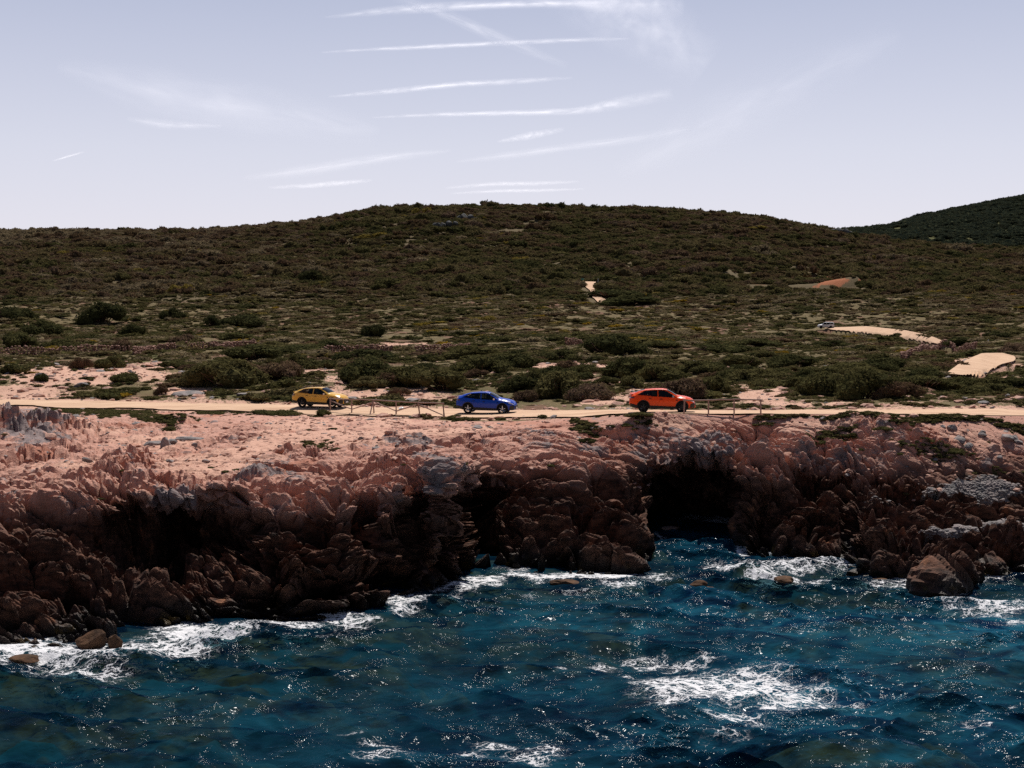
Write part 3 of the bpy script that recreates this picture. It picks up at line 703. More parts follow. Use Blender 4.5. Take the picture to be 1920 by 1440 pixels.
for (cx, cy, rx, ry, s_) in FOAM:
    d = np.sqrt(((P1-cx)/(rx*1.15))**2+((P2-cy)/(ry*1.15))**2); fm = np.maximum(fm, s_*.83*sst(1.4, .05, d))
sd = Yend[None]-WY
shore = sst(1.7, .1, sd)*sst(-.1, .5, fbm(WX/5, WY/9, oct=3, seed=318)+.08)*.85
fm = np.maximum(fm, shore*sst(-6, 0, sd))
Z = Z+fm*.05+lumpw if False else Z+np.clip(fm-.6, 0, 1)*(.22*fbm(WX*1.7, WY*1.2, oct=4, seed=313)+.10)
M_sea, nt, out = new_mat('sea_water'); N = NT(nt)
v = N.pos(); vb = N.pos((1, 1.9, 1), (0, 0, .25))
# body colour of the moving water
n_b = N.noise(vb, .32, 5, .62, .8); n_c = N.noise(N.pos((1, 1.6, 1)), .065, 4, .55)
teal = N.mix(N.step(n_b, .34, .66), (.002, .020, .070), (.018, .145, .235))
deep = N.mix(N.step(n_b, .3, .7), (.0008, .006, .022), (.004, .032, .058))
tm = N.attr('teal'); c = N.mix(tm, deep, teal)
fo = N.attr('foam')
# lacy foam: a warped net of thin threads that closes up where there is more of it
nz_ = N.n('ShaderNodeTexNoise'); N.l(N.pos((1, 1.2, 1)), nz_.inputs['Vector']); nz_.inputs['Scale'].default_value = .9; nz_.inputs['Detail'].default_value = 5; nz_.inputs['Roughness'].default_value = .62
off = N.n('ShaderNodeVectorMath', operation='MULTIPLY_ADD'); N.l(nz_.outputs['Color'], off.inputs[0]); off.inputs[1].default_value = (2.2, 2.2, 2.2); N.l(N.pos((.75, 1.15, 1)), off.inputs[2])
e1 = N.vor(off.outputs[0], 1.15, 'DISTANCE_TO_EDGE'); e2 = N.vor(off.outputs[0], 3.0, 'DISTANCE_TO_EDGE')
brk = N.noise(N.pos((1, 1.3, 1)), 1.9, 5, .7)
fo2 = N.math('MULTIPLY', fo, N.math('ADD', .35, N.math('MULTIPLY', brk, 1.3)))
t1 = N.math('MULTIPLY', N.math('POWER', fo2, 1.6), .22); t2 = N.math('MULTIPLY', N.math('POWER', fo2, 2.4), .17)
foam = N.math('MAXIMUM', N.step(N.math('SUBTRACT', t1, e1), -.015, .03), N.step(N.math('SUBTRACT', t2, e2), -.015, .03))
foam = N.math('MULTIPLY', foam, N.step(fo2, .16, .36))
foam = N.math('MAXIMUM', foam, N.math('MULTIPLY', N.step(fo2, 1.04, 1.3), .95))
soft = N.math('MULTIPLY', N.step(fo, .35, 1.0), .30)
c = N.mix(soft, c, (.10, .26, .30))
h = N.math('ADD', N.math('MULTIPLY', N.noise(N.pos((1, 1.7, 1), (0, 0, .3)), 1.5, 3, .5, .6), 1.0), N.math('MULTIPLY', N.noise(N.pos((1, 1.35, 1), (0, 0, -.3)), 4.2, 1, .4), .16))
patch = N.step(N.noise(N.pos((1, 1.5, 1)), .42, 5, .65), .49, .70)
nor = N.bump(N.math('MULTIPLY', h, N.math('ADD', .45, N.math('MULTIPLY', patch, .65))), 1.0, .20)
gl = N.n('ShaderNodeBsdfGlossy'); gl.inputs['Roughness'].default_value = .11; gl.inputs['Color'].default_value = (.9, .95, 1, 1); N.l(nor, gl.inputs['Normal'])
df = N.n('ShaderNodeBsdfDiffuse'); N.l(c, df.inputs[0]); N.l(nor, df.inputs['Normal'])
tp = N.n('ShaderNodeBsdfTransparent'); tp.inputs[0].default_value = (.52, .78, .82, 1)
body = N.n('ShaderNodeMixShader'); body.inputs[0].default_value = .44; N.l(df.outputs[0], body.inputs[1]); N.l(tp.outputs[0], body.inputs[2])
fr_ = N.n('ShaderNodeFresnel'); fr_.inputs[0].default_value = 1.33; N.l(nor, fr_.inputs['Normal'])
ws = N.n('ShaderNodeMixShader'); N.l(N.math('MULTIPLY', fr_.outputs[0], N.math('ADD', .05, N.math('MULTIPLY', patch, .30))), ws.inputs[0]); N.l(body.outputs[0], ws.inputs[1]); N.l(gl.outputs[0], ws.inputs[2])
fd = N.bsdf(None, (.80, .81, .85), .8, N.bump(N.noise(v, 5, 5, .7), .8, .15), spec=.3)
fs = N.n('ShaderNodeMixShader'); N.l(foam, fs.inputs[0]); N.l(ws.outputs[0], fs.inputs[1]); N.l(fd, fs.inputs[2])
N.l(fs.outputs[0], out.inputs['Surface'])
me = mesh_np('sea', np.stack([WX+wdx*near, WY+wdy*near, Z], -1).reshape(-1, 3), grid_quads(NRW, len(seaA)), True, [M_sea])
fattr(me, 'foam', fm)
tealM = np.zeros(WX.shape)
for (cx, cy, rx, ry, s_) in [(1860,1185,240,70,1),(1500,1170,240,50,.75),(1330,1140,140,50,.7),(1700,1300,330,60,.55),(1500,1300,300,110,.8),(1250,1390,220,50,.55),(1750,1420,240,30,.4),(1350,1030,110,30,.45),(1120,1160,240,50,.4),(1000,1290,260,50,.30),(700,1330,300,60,.12),(450,1330,240,40,.16),(900,1420,360,30,.3),(1880,1370,120,40,.6)]:
    d = np.sqrt(((P1-cx)/rx)**2+((P2-cy)/ry)**2); tealM = np.maximum(tealM, s_*sst(1.3, .2, d))
fattr(me, 'teal', np.clip(tealM+.35*fbm(WX/3, WY/4.5, oct=4, seed=321)*(.25+tealM), 0, 1))
sea = link('sea', me); tag(sea, 'choppy dark blue and teal sea with white foam', None, None, 'structure')
# sea bed: boulders and weed close to the surface near the coast
M_bed, nt, out = new_mat('sea_bed'); N = NT(nt); v = N.pos()
hsep = N.n('ShaderNodeSeparateXYZ'); N.l(N.n('ShaderNodeNewGeometry').outputs['Position'], hsep.inputs[0])
c = N.mix(N.step(N.noise(v, .8, 5, .6), .3, .7), (.018, .022, .012), (.25, .18, .085)); c = N.mix(N.step(N.noise(v, .28, 4), .50, .62), c, (.025, .15, .19))
c = N.mix(N.step(hsep.outputs['Z'], -1.3, -2.4), c, N.mix(N.step(N.noise(v, .2, 4), .42, .6), (.003, .012, .035), (.012, .08, .12)))  # bluer and darker with depth: light lost in the water, painted on the bed
N.bsdf(out, c, .9)
bA = np.linspace(-.62, .60, 420); bt = np.linspace(0, 1, 260)[:, None]; bYe = np.interp(a2px(bA), wl_px, wl_Y)
BY = 30*(np.maximum(bYe+7, 112)/30)**bt; BX = bA[None]*BY; bd = np.clip(bYe[None]-BY, -8, 60)
b1 = fbm(BX/3.2, BY/3.2, oct=4, seed=401); BZ = -.35-.10*np.clip(bd, 0, 28)-.2*np.clip(bd, -8, 0)+np.maximum(b1, -.2)*(1.2+np.clip(bd, 0, 20)*.05)
for (p, y, rx, ry, h) in [(1560,1375,5.5,2.2,2.9),(1700,1380,4,2.0,2.5),(1640,1165,4,2,.9),(1090,1205,3,2,1.3),(560,1235,4,2,1.0),(330,1270,4,2,1.1)]:
    Yb = y_at_z(y, 0); Xb = float(px2a(p))*Yb; BZ += h*sst(1.2, .2, np.sqrt(((BX-Xb)/rx)**2+((BY-Yb)/ry)**2))
BZ = np.minimum(BZ, -.16-.5*sst(0, 4, bd))
me = mesh_np('seabed', np.stack([BX, BY+0*BX, BZ], -1).reshape(-1, 3), grid_quads(260, 420), True, [M_bed])
tag(link('seabed', me), 'olive and brown rocky sea bed showing through the shallows', None, None, 'structure')

# ------------------------------------------------------------------ stones
def stone_mesh(name, seed, flat=.62, sub=3, ang=.5):
    import bmesh
    bm = bmesh.new(); bmesh.ops.create_icosphere(bm, subdivisions=sub, radius=1)
    P = np.array([v.co[:] for v in bm.verts]); rn = np.random.RandomState(seed)
    # clip by random planes for flat broken faces
    for k in range(9):
        n = rn.normal(size=3); n /= np.linalg.norm(n); d = rn.uniform(.48, .85); s = P@n; P = P-np.outer(np.maximum(s-d, 0), n)*.92
    P += (fbm(P[:, 0]*1.7+seed, P[:, 1]*1.7, P[:, 2]*1.7, 3, seed)[:, None])*P*.22*ang*2
    P[:, 2] *= flat
    F_ = [[v.index for v in f.verts] for f in bm.faces]; bm.free()
    return mesh_np(name, P, np.array(F_), False)
def boulder(name, label, px, y, w, h, mat, seed, Y=None, rz=0.0, sink=.25, group=None, cat='boulder', d=None, tilt=0.0):
    """w, h: half width and height in picture pixels of the 1920 px frame"""
    if Y is None:
        Yh, z = vis_hit(px, y)
        Y = Yh
    else: z = None
    X = float(px2a(px))*Y
    if z is None: z = gz(X, Y)
    m = Y/F
    o = link(name, stone_mesh(name, seed), None, mat)
    o.scale = (w*m, (d or w*.8)*m, h*m/.62*.62); o.location = (X, Y, z+h*m*.62*.5-sink*h*m)
    o.rotation_euler = (tilt, tilt*.5, rz)
    return tag(o, label, cat, group)
SEA = lambda y: y_at_z(y, 0)
def searock(label, px, y, w, h, seed, mat=M_wetstone, zz=-.05):
    Y = SEA(y); o = link('sea_rock', stone_mesh('sea_rock', seed, .62), None, mat); m = Y/F
    o.scale = (w*m, w*m*.75, h*m*1.6); o.location = (float(px2a(px))*Y, Y+w*m*.5, zz); tag(o, label, 'rock')
searock('low dark rock with a split top awash in the open water', 1312, 1102, 24, 15, 3)
searock('small tan rock trailing right beside the dark split rock', 1338, 1106, 13, 7, 5)
searock('flat olive rock with foam breaking behind it', 1477, 1090, 25, 9, 7)
searock('small round brown rock in white water under the dark cliff', 830, 1131, 14, 10, 9, M_pinkstone)
searock('brown block at the foot of the cliff ringed by surf', 155, 1214, 36, 34, 11)
searock('angular brown block leaning against the larger surf block', 205, 1212, 20, 26, 12)
searock('low dark rock in the surf at the left edge', 30, 1238, 34, 8, 14)
searock('flat weedy rock awash beneath the middle cliff', 1070, 1096, 42, 8, 15)
searock('pointed dark rock tip at the mouth of the cove', 1190, 1003, 34, 34, 16)
searock('pinkish low stones awash inside the cove', 1262, 992, 20, 5, 17, M_pinkstone)
searock('thin flat rock awash below the right headland', 1660, 1086, 22, 4, 18)
# boulders set along the seaward edge of the track at the right
for k, (p, y, w, h, t) in enumerate([(1606,777,9,9,'lone pale cube shaped boulder at the edge of the sandy track'),(1788,787,13,10,'grey boulder at the left end of the row by the track'),(1800,796,14,14,'tall shadowed grey boulder second in the row by the track'),
        (1821,790,12,11,'slanted grey boulder third in the row by the track'),(1845,789,10,8,'small dark boulder in the middle of the row by the track'),(1868,796,16,14,'big pink block with a flat lit face in the row by the track'),
        (1890,787,18,11,'wide grey slab boulder near the right end of the row'),(1908,783,9,13,'upright dark stone at the right edge of the row'),(1735,797,13,9,'brown boulder lying apart below the track'),(1771,781,7,6,'small pale stone beside the green plants by the track')]):
    Yb = 104.0 if y < 790 else 102.3
    boulder('boulder', t, p, y, w, h*1.25, M_greystone if k not in (0, 5, 8) else M_pinkstone, 30+k, Y=Yb, rz=k*1.3, tilt=.15*math.sin(k*2.1))
for k, (p, y, w, h, t) in enumerate([(1768,748,9,8,'pale rounded boulder on the inland verge of the track'),(1800,754,12,8,'low flat boulder on the inland verge'),(1848,757,14,7,'long low stone on the inland verge at the right'),(1822,752,10,7,'brownish stone between two flat verge boulders'),(1895,745,12,10,'rough pink boulder on the verge near the right edge')]):
    boulder('boulder', t, p, y, w, h, M_pinkstone if k % 2 else M_greystone, 50+k, rz=k*.9)
# stone seats: slab on blocks by the track at the left
def slab(px0, px1, y, Y, th, label):
    m = Y/F; L = (px1-px0)*m; X = float(px2a((px0+px1)/2))*Y; z = gz(X, Y)
    o = link('stone_slab', stone_mesh('stone_slab', 71+int(px0), 1.0), None, M_greystone); o.scale = (L*.55, .45, th); o.location = (X, Y, z+th+.42); o.rotation_euler = (0, .03, .05)
    return tag(o, label, 'stone slab')
slab(318, 378, 805, 101.5, .17, 'long flat grey stone slab laid like a bench on the sand')
for k, (p, Yb, w, h, t) in enumerate([(306,101.5,11,19,'squat upright stone at the left end of the stone bench'),(285,103.5,20,15,'rounded dark boulder left of the stone bench'),(322,104.5,17,14,'dark boulder just behind the stone bench'),(361,104,7,17,'short standing stone behind the stone bench'),(385,104.2,17,12,'dark boulder right of the stone bench'),(408,104.2,20,12,'long dark boulder at the right end of the bench group')]):
    boulder('boulder', t, p, 0, w, h*1.2, M_greystone, 80+k, Y=Yb, rz=k)
for k, (p, y, w, h, t) in enumerate([(150,727,18,14,'dark craggy rock standing on the sandy slope at the left'),(205,733,20,12,'low brown rock on the sandy slope left of the grey one'),(75,707,14,13,'dark shrubby rock at the far left of the sandy slope'),(350,742,42,14,'long slanting dark rock ledge by the track'),(460,743,24,14,'brown boulders beside the track behind the yellow car'),(500,737,18,12,'rounded brown rock left of the yellow car'),(660,748,24,9,'low dark rock ledge between yellow car and shrubs'),(775,752,32,8,'long low rock ledge behind the slanted fence')]):
    boulder('rock_ledge', t, p, y, w, h, M_pinkstone if k in (1, 5) else M_greystone, 100+k, rz=.2*k, cat='rock', d=w*.5)

# outcrops on the hill
def outcrop(label, px, y, specs, cat='rock outcrop'):
    Y, z = vis_hit(px, y); X = float(px2a(px))*Y; m = Y/F
    t = empty('rock_outcrop', (X, Y, z)); tag(t, label, cat)
    for k, (dx, dz, w, h) in enumerate(specs):
        o = link('rock', stone_mesh('rock', int(px)+k*7, .9, 2), t, M_hill); o.location = (dx*m, k*.4, dz*m+h*m*.35); o.scale = (w*m, w*m*.8, h*m); o.rotation_euler = (0, 0, k)
M_hill = rock_mat('dark_hill_rock', (.045, .05, .055), (.11, .11, .11), (.03, .035, .03), .3)
outcrop('left dark grey crag low on the hilltop slope', 835, 428, [(-16,0,9,8),(-4,1,10,9),(8,4,9,8),(18,6,7,5)])
outcrop('taller dark grey crag on the hilltop slope', 874, 414, [(-12,0,7,8),(-2,1,9,11),(9,1,8,10),(18,0,6,5)])
outcrop('blocky dark crag on the ridge where the far hill begins', 1572, 441, [(-16,1,9,12),(-4,1,11,14),(9,0,11,11),(20,-1,9,8)])
outcrop('pale flat rocks half way up the central slope', 938, 442, [(-14,0,5,3),(-6,1,6,4),(6,0,8,3)])
outcrop('tiny pale boulder amid the scrub of the middle plain', 841, 553, [(0,0,4,6),(6,-1,4,4)])

# ------------------------------------------------------------------ dry stone walls across the heath
def stone_wall(label, pts, h=1.15):
    """pts: picture points along the foot of the wall"""
    W = []
    for p, y in pts: Y, z = vis_hit(p, y); W.append(Vector((float(px2a(p))*Y, Y, 0)))
    t = empty('drystone_wall', (W[0].x, W[0].y, gz(W[0].x, W[0].y))); tag(t, label, 'stone wall', 'dry stone walls across the heath')
    rn = random.Random(int(pts[0][0])); base = [stone_mesh('s', 400+q, .75, 1) for q in range(5)]
    arrs = [(np.array([v.co[:] for v in b.vertices]), np.array([list(f.vertices) for f in b.polygons])) for b in base]
    Vv = []; Ff = []; n = 0
    for a, b in zip(W[:-1], W[1:]):
        L = (b-a).length; d = (b-a)/L; k = int(L/.42)
        for q in range(k):
            gap = .5+.5*float(vnoise(np.array([q*.11+a.x]), np.array([a.y]))[0])
            hh = h*(.45+.75*gap)
            for row in range(int(hh/.26)+1):
                c = a+d*((q+rn.random()*.5)*L/k); s = rn.uniform(.17, .33); P, Fq = arrs[rn.randrange(5)]
                an = rn.random()*6.28; ca, sa = math.cos(an), math.sin(an)
                Q = np.stack([P[:, 0]*ca-P[:, 1]*sa, P[:, 0]*sa+P[:, 1]*ca, P[:, 2]], -1)*s
                z0 = gz(c.x, c.y)
                Q += np.array([c.x-t.location.x+rn.uniform(-.1, .1), c.y-t.location.y+rn.uniform(-.18, .18), z0-t.location.z+row*.27+rn.uniform(-.05, .1)])
                Vv.append(Q); Ff.append(Fq+n); n += len(Q)
    me = mesh_np('stones', np.concatenate(Vv), np.concatenate(Ff), False, [M_wallstone]); o = link('stones', me, t); o['kind'] = 'stuff'
    for b in base: bpy.data.meshes.remove(b)
stone_wall('long reddish dry stone wall at the left edge of the heath', [(-40,668),(20,668),(60,667),(110,664),(150,664),(200,663),(245,664)])
stone_wall('dark dry stone wall with pale cap stones left of the reddish plants', [(250,666),(290,662),(330,657)])
stone_wall('straight dry stone wall running behind the big shrub', [(350,655),(400,655),(440,654),(480,653)])
stone_wall('short dark wall behind the mound above the yellow car', [(590,662),(630,663),(680,662),(735,664)])
stone_wall('short low wall right of the reddish gap in the plain', [(780,664),(830,660),(880,658)])
stone_wall('broken red earth wall below the dirt track', [(1690,676),(1720,668),(1760,660),(1790,656),(1830,655)])
stone_wall('low stony wall among shrubs near the middle', [(1060,648),(1120,650),(1165,655)])

# ------------------------------------------------------------------ plants
def shrub_mesh(name, seed, nleaf, leaf, hgt=.75, lean=.35, lumps=11, spread=.75, core=True, mat=None, sub=2):
    """a wind-shorn bush of radius about 1: leaf sprays over overlapping lumps round a dark twiggy inside"""
    rn = np.random.RandomState(seed)
    C = []
    for k in range(lumps):
        r = np.sqrt(rn.rand())*spread; an = rn.rand()*6.283; x, y = r*math.cos(an), r*math.sin(an)
        top = hgt*(1-(r*.95)**2*.75)*(1+lean*x)*rn.uniform(.75, 1.1); rad = rn.uniform(.22, .42)
        C.append((x, y, max(.12, top-rad*.7), rad))
    C = np.array(C); k = rn.randint(0, len(C), nleaf)
    d = rn.normal(size=(nleaf, 3)); d[:, 2] = np.abs(d[:, 2])*1.1-.25; d /= np.linalg.norm(d, axis=1)[:, None]
    rr = C[k, 3]*(rn.uniform(.72, 1.12, nleaf)); P = C[k, :3]+d*rr[:, None]*np.array([1, 1, .85])
    P[:, 2] = np.maximum(P[:, 2], .02)
    n = d+rn.normal(size=(nleaf, 3))*.55; n /= np.linalg.norm(n, axis=1)[:, None]
    u = np.cross(n, rn.normal(size=(nleaf, 3))); u /= np.linalg.norm(u, axis=1)[:, None]; w = np.cross(n, u)
    s = (leaf*rn.uniform(.5, 1.3, nleaf))[:, None]
    V = np.stack([P-u*s*.5, P+w*s*.35-u*s*.1, P+u*s*.9+n*s*.3, P-w*s*.4], 1).reshape(-1, 3)
    Q = np.arange(nleaf*4).reshape(-1, 4)
    Vs = [V]; T = [Q]
    if core:
        import bmesh
        bm = bmesh.new(); bmesh.ops.create_icosphere(bm, subdivisions=1, radius=1); P0 = np.array([v.co[:] for v in bm.verts]); F0 = np.array([[v.index for v in f.verts] for f in bm.faces]); bm.free()
        off = nleaf*4
        for c in C:
            Vs.append(P0*c[3]*.84*np.array([1, 1, .9])*(1+.12*rn.normal(size=(len(P0), 1)))+c[:3]); T.append(np.concatenate([F0, F0[:, 2:3]], 1)+off); off += len(P0)
    V = np.concatenate(Vs); me = bpy.data.meshes.new(name)
    faces = [tuple(q) for q in T[0]]+[tuple(q[:3]) for t_ in T[1:] for q in t_]
    me.from_pydata(V.tolist(), [], faces); me.materials.append(mat or M_leaf)
    return me
def twig_mesh(name, seed, n=26, hgt=.7):
    rn = random.Random(seed); mb = MB()
    for k in range(n):
        an = rn.uniform(0, 6.28); r = rn.uniform(.1, .5); a = Vector((math.cos(an)*r*.4, math.sin(an)*r*.4, -.05)); b = Vector((math.cos(an)*r*1.6+.1, math.sin(an)*r*1.6, hgt*rn.uniform(.5, 1.05)))
        m_ = a.lerp(b, .5)+Vector((rn.uniform(-.12, .12), rn.uniform(-.12, .12), .05))
        mb.tube(a, m_, .022, .014, 4); mb.tube(m_, b, .014, .005, 4)
        mb.tube(m_, m_+Vector((rn.uniform(-.3, .3), rn.uniform(-.3, .3), rn.uniform(.1, .3))), .010, .003, 3)
    return mb.mesh(name)
NEAR = [shrub_mesh('foliage', 500+k, 2600, .085, [.8, .65, .75, .6, .7][k], .25, 16, .78) for k in range(5)]
TWG = [twig_mesh('branches', 520+k) for k in range(3)]
def shrub(name, label, px, y, w, h, tint, k=0, cat='shrub', group=None, twigs=True, Y=None, z=None):
    """big shrub: w half width, h height, both in pixels of the 1920 px frame; y is the row of its foot"""
    if Y is None: Y, z = vis_hit(px, y)
    X = float(px2a(px))*Y; m = Y/F
    if z is None: z = gz(X, Y)
    t = empty(name, (X, Y, z-.05), (k*2.39996) % 6.28 if k % 3 else 0); tag(t, label, cat, group)
    w *= 1.18; h *= 1.12
    f = link('foliage', NEAR[k % 5], t); f.scale = (w*m, w*m*.72, h*m/.78); f['tint'] = tint
    if twigs:
        b = link('branches', TWG[k % 3], t, M_twig); b.scale = (w*m, w*m*.7, h*m)
    return t
big_shrubs = [
 (192,608,42,34,.10,'large round dark green shrub on the plain at the left'),(80,630,42,30,.16,'broad dark shrub left of the round one'),(35,655,44,30,.26,'olive shrub above the left end of the wall'),
 (112,655,36,22,.30,'rounded olive shrub just behind the wall'),(22,600,40,26,.08,'very dark shrub mass at the left edge of the plain'),(250,632,26,20,.18,'small dark shrub in front of the round one'),
 (322,600,24,22,.12,'dark shrub between the round shrub and the paired cubes'),(398,612,17,19,.07,'dark cube shaped shrub, left of a pair'),(452,611,42,22,.07,'wide dark flat topped shrub, right of a pair'),
 (705,629,27,22,.10,'dark dome shrub alone on the middle plain'),(230,658,26,18,.72,'brownish twiggy shrub behind the wall'),(345,645,30,18,.75,'purple brown shrub above the wall'),
 (150,692,20,20,.70,'brown shrub standing on the sandy slope'),(235,715,30,17,.34,'low grey green shrub on the sandy slope'),(75,713,16,15,.10,'small dark round plant on the far left slope'),(300,740,13,13,.70,'small brown tuft beside the track'),
 (205,690,28,22,.35,'olive shrub at the top of the sandy slope'),
 (430,724,70,44,.40,'large windswept olive shrub sloping down to the track'),(370,722,34,26,.45,'left flank shrub of the large windswept mound'),(520,708,55,34,.72,'brown shrub above the yellow car'),(480,680,60,26,.22,'dark green shrub behind the brown one'),
 (550,690,40,26,.30,'green shrub on the crest left of the sand gap'),(590,745,30,20,.82,'dry brown low shrub right behind the yellow car roof'),
 (690,712,62,42,.18,'dark green mound right of the sand gap'),(765,724,60,40,.35,'olive mound in the middle of the thicket'),(830,732,52,34,.40,'olive brown mound left of the blue car'),(680,678,60,24,.08,'dark shrub on the wall above the mound'),(745,742,22,14,.74,'low brown bush behind the slanted fence'),
 (900,700,58,34,.28,'green mound behind the blue car'),(960,690,50,30,.20,'dark mound at the crest behind the blue car'),(880,672,50,20,.36,'flat olive shrub on the crest'),(1000,730,46,38,.30,'green flank shrub right behind the blue car hood'),
 (1050,745,58,44,.40,'tall olive mound between blue and orange cars'),(1105,750,44,32,.78,'russet twiggy mound left of the orange car'),(990,752,26,22,.74,'low brown bush right of the blue car'),
 (1150,668,60,34,.10,'wide dark green shrub on the plain above the orange car'),(1050,678,44,22,.22,'dark shrub left of the wide one'),(1175,706,50,32,.20,'dark green mound directly above the orange car'),(1240,712,44,28,.36,'olive mound behind the orange car roof'),
 (1285,748,50,42,.76,'large russet brown mound behind the orange car hood'),(1340,735,34,26,.38,'olive shrub right of the russet mound'),(1310,700,46,24,.30,'green shrub on the crest above the russet mound'),(1380,690,40,22,.34,'olive shrub behind the pink sand patch'),(1440,710,40,20,.40,'low olive shrub above the pink sand patch'),
 (1560,742,64,50,.30,'biggest bright green bush left of centre by the track'),(1620,748,56,46,.26,'dense green bush right half of the big clump'),(1520,722,40,30,.18,'dark shrub behind the big green clump'),(1680,748,44,30,.70,'brown windswept end of the big clump'),(1590,700,50,22,.34,'olive shrub above the big green clump'),
 (1740,725,52,24,.30,'green shrub left of the sandy road bend'),(1800,730,44,20,.26,'dark shrub below the sandy road bend'),(1860,740,50,22,.32,'olive shrub right of the road bend foot'),(1905,728,36,20,.24,'green shrub at the right edge'),(1900,664,34,22,.74,'brown purple bush above the road bend at the right edge'),
 (1660,690,46,22,.14,'dark shrub on the heath right of the clump'),(1480,690,48,22,.20,'dark flat shrub left on the right heath'),(1870,632,24,12,.10,'small dark shrub by the far sand patch'),(1800,648,34,14,.18,'dark shrub right of the dirt track end'),(1682,640,16,9,.10,'small dark shrub touching the dirt track'),
 (1150,560,60,18,.06,'large dark thicket right of the pale hill path'),(1175,574,55,16,.10,'lower dark thicket right of the hill path'),(1085,640,50,18,.30,'olive shrub in the middle plain'),(620,655,34,16,.12,'dark shrub behind the short wall'),(560,662,60,16,.16,'long dark shrub left of the short wall'),
 (1350,660,60,16,.14,'long flat dark shrub on the right plain'),(1240,655,40,14,.3,'flat olive shrub on the central plain'),(1560,650,36,12,.1,'dark low shrub under the dirt track'),(1420,650,50,14,.22,'low dark green shrub on the right plain'),
]
for k, (p, y, w, h, t, lab) in enumerate(big_shrubs):
    shrub('shrub', lab, p, y, w, h, t+.04, k, group='shrubs standing on the heath')
_rt = random.Random(77)
_land = [(580,'the yellow car'),(740,'the slanted fence'),(900,'the blue car'),(1050,'the gap between blue and orange cars'),(1240,'the orange car'),(1350,'the rail fence'),(1430,'the pink sand patch'),(1600,'the big green clump'),(1750,'the sandy road bend'),(1880,'the right edge of the track'),(430,'the left sandy slope'),(330,'the dry stone wall')]
_used = set()
for k in range(110):
    p = _rt.uniform(330, 1920); y = _rt.uniform(655, 735)
    if p < 620 and y > 700: continue
    Yh, zh = vis_hit(p, y)
    if sandG[int(np.clip(np.log(Yh/Y0g[int(np.interp(p, gcol, np.arange(NCG)))])/LG[int(np.interp(p, gcol, np.arange(NCG)))]*(NRG-1), 0, NRG-1)), int(np.interp(p, gcol, np.arange(NCG)))] > .45 or (p > 1740 and 650 < y < 722): continue
    s_ = _rt.uniform(.5, 1.0)*(y-600)/110
    tt = _rt.choice([.12, .22, .32, .38, .44, .5, .74]); cw_ = 'dark green' if tt < .15 else 'green' if tt < .25 else 'mid green' if tt < .35 else 'olive' if tt < .4 else 'yellowish olive' if tt < .46 else 'pale olive' if tt < .6 else 'russet'
    sw = 'small' if s_ < .5 else 'medium' if s_ < .8 else 'large'; nm = min(_land, key=lambda q: abs(q[0]-p)); rw = 'high above' if y < 680 else 'above' if y < 705 else 'right behind'
    sd_ = 'left of' if p < nm[0]-25 else 'right of' if p > nm[0]+25 else 'level with'
    lb = '%s %s mound %s, %s %s' % (sw, cw_, rw, sd_, nm[1])
    if lb in _used: continue
    _used.add(lb)
    shrub('shrub', lb, p, y, 38*s_, 21*s_, tt, k, group='thicket mounds behind the track', twigs=False)
# small plants on the cliff top
for k, (p, Yb, w, h, t, lab) in enumerate([(605,124.8,20,12,.34,'grey green bush between the two sandy paths'),(530,126,34,11,.30,'green mat plant in front of the yellow car rear'),(490,127,30,9,.24,'low green plants left of the yellow car'),
      (1200,106.5,26,8,.40,'green cushion plant before the orange car rear wheel'),(1100,103,18,8,.12,'dark bush on the rocks left of the orange car'),(1130,100,22,8,.30,'green plant in a rock cleft below the track'),(60,126,16,8,.5,'small grey bush on top of the left crag'),
      (1540,101.8,22,8,.28,'green cushion on the rocks below the right track'),(1660,102,20,7,.36,'olive cushion below the boulder row'),(1790,100.5,26,9,.30,'green strip plant above the pebble inlet'),(1590,104,15,6,.22,'small green plant left of the cube boulder')]):
    shrub('low_plant', lab, p, 0, w, h, t, k+2, cat='plant', group='low plants on the cliff top', twigs=False, Y=Yb)

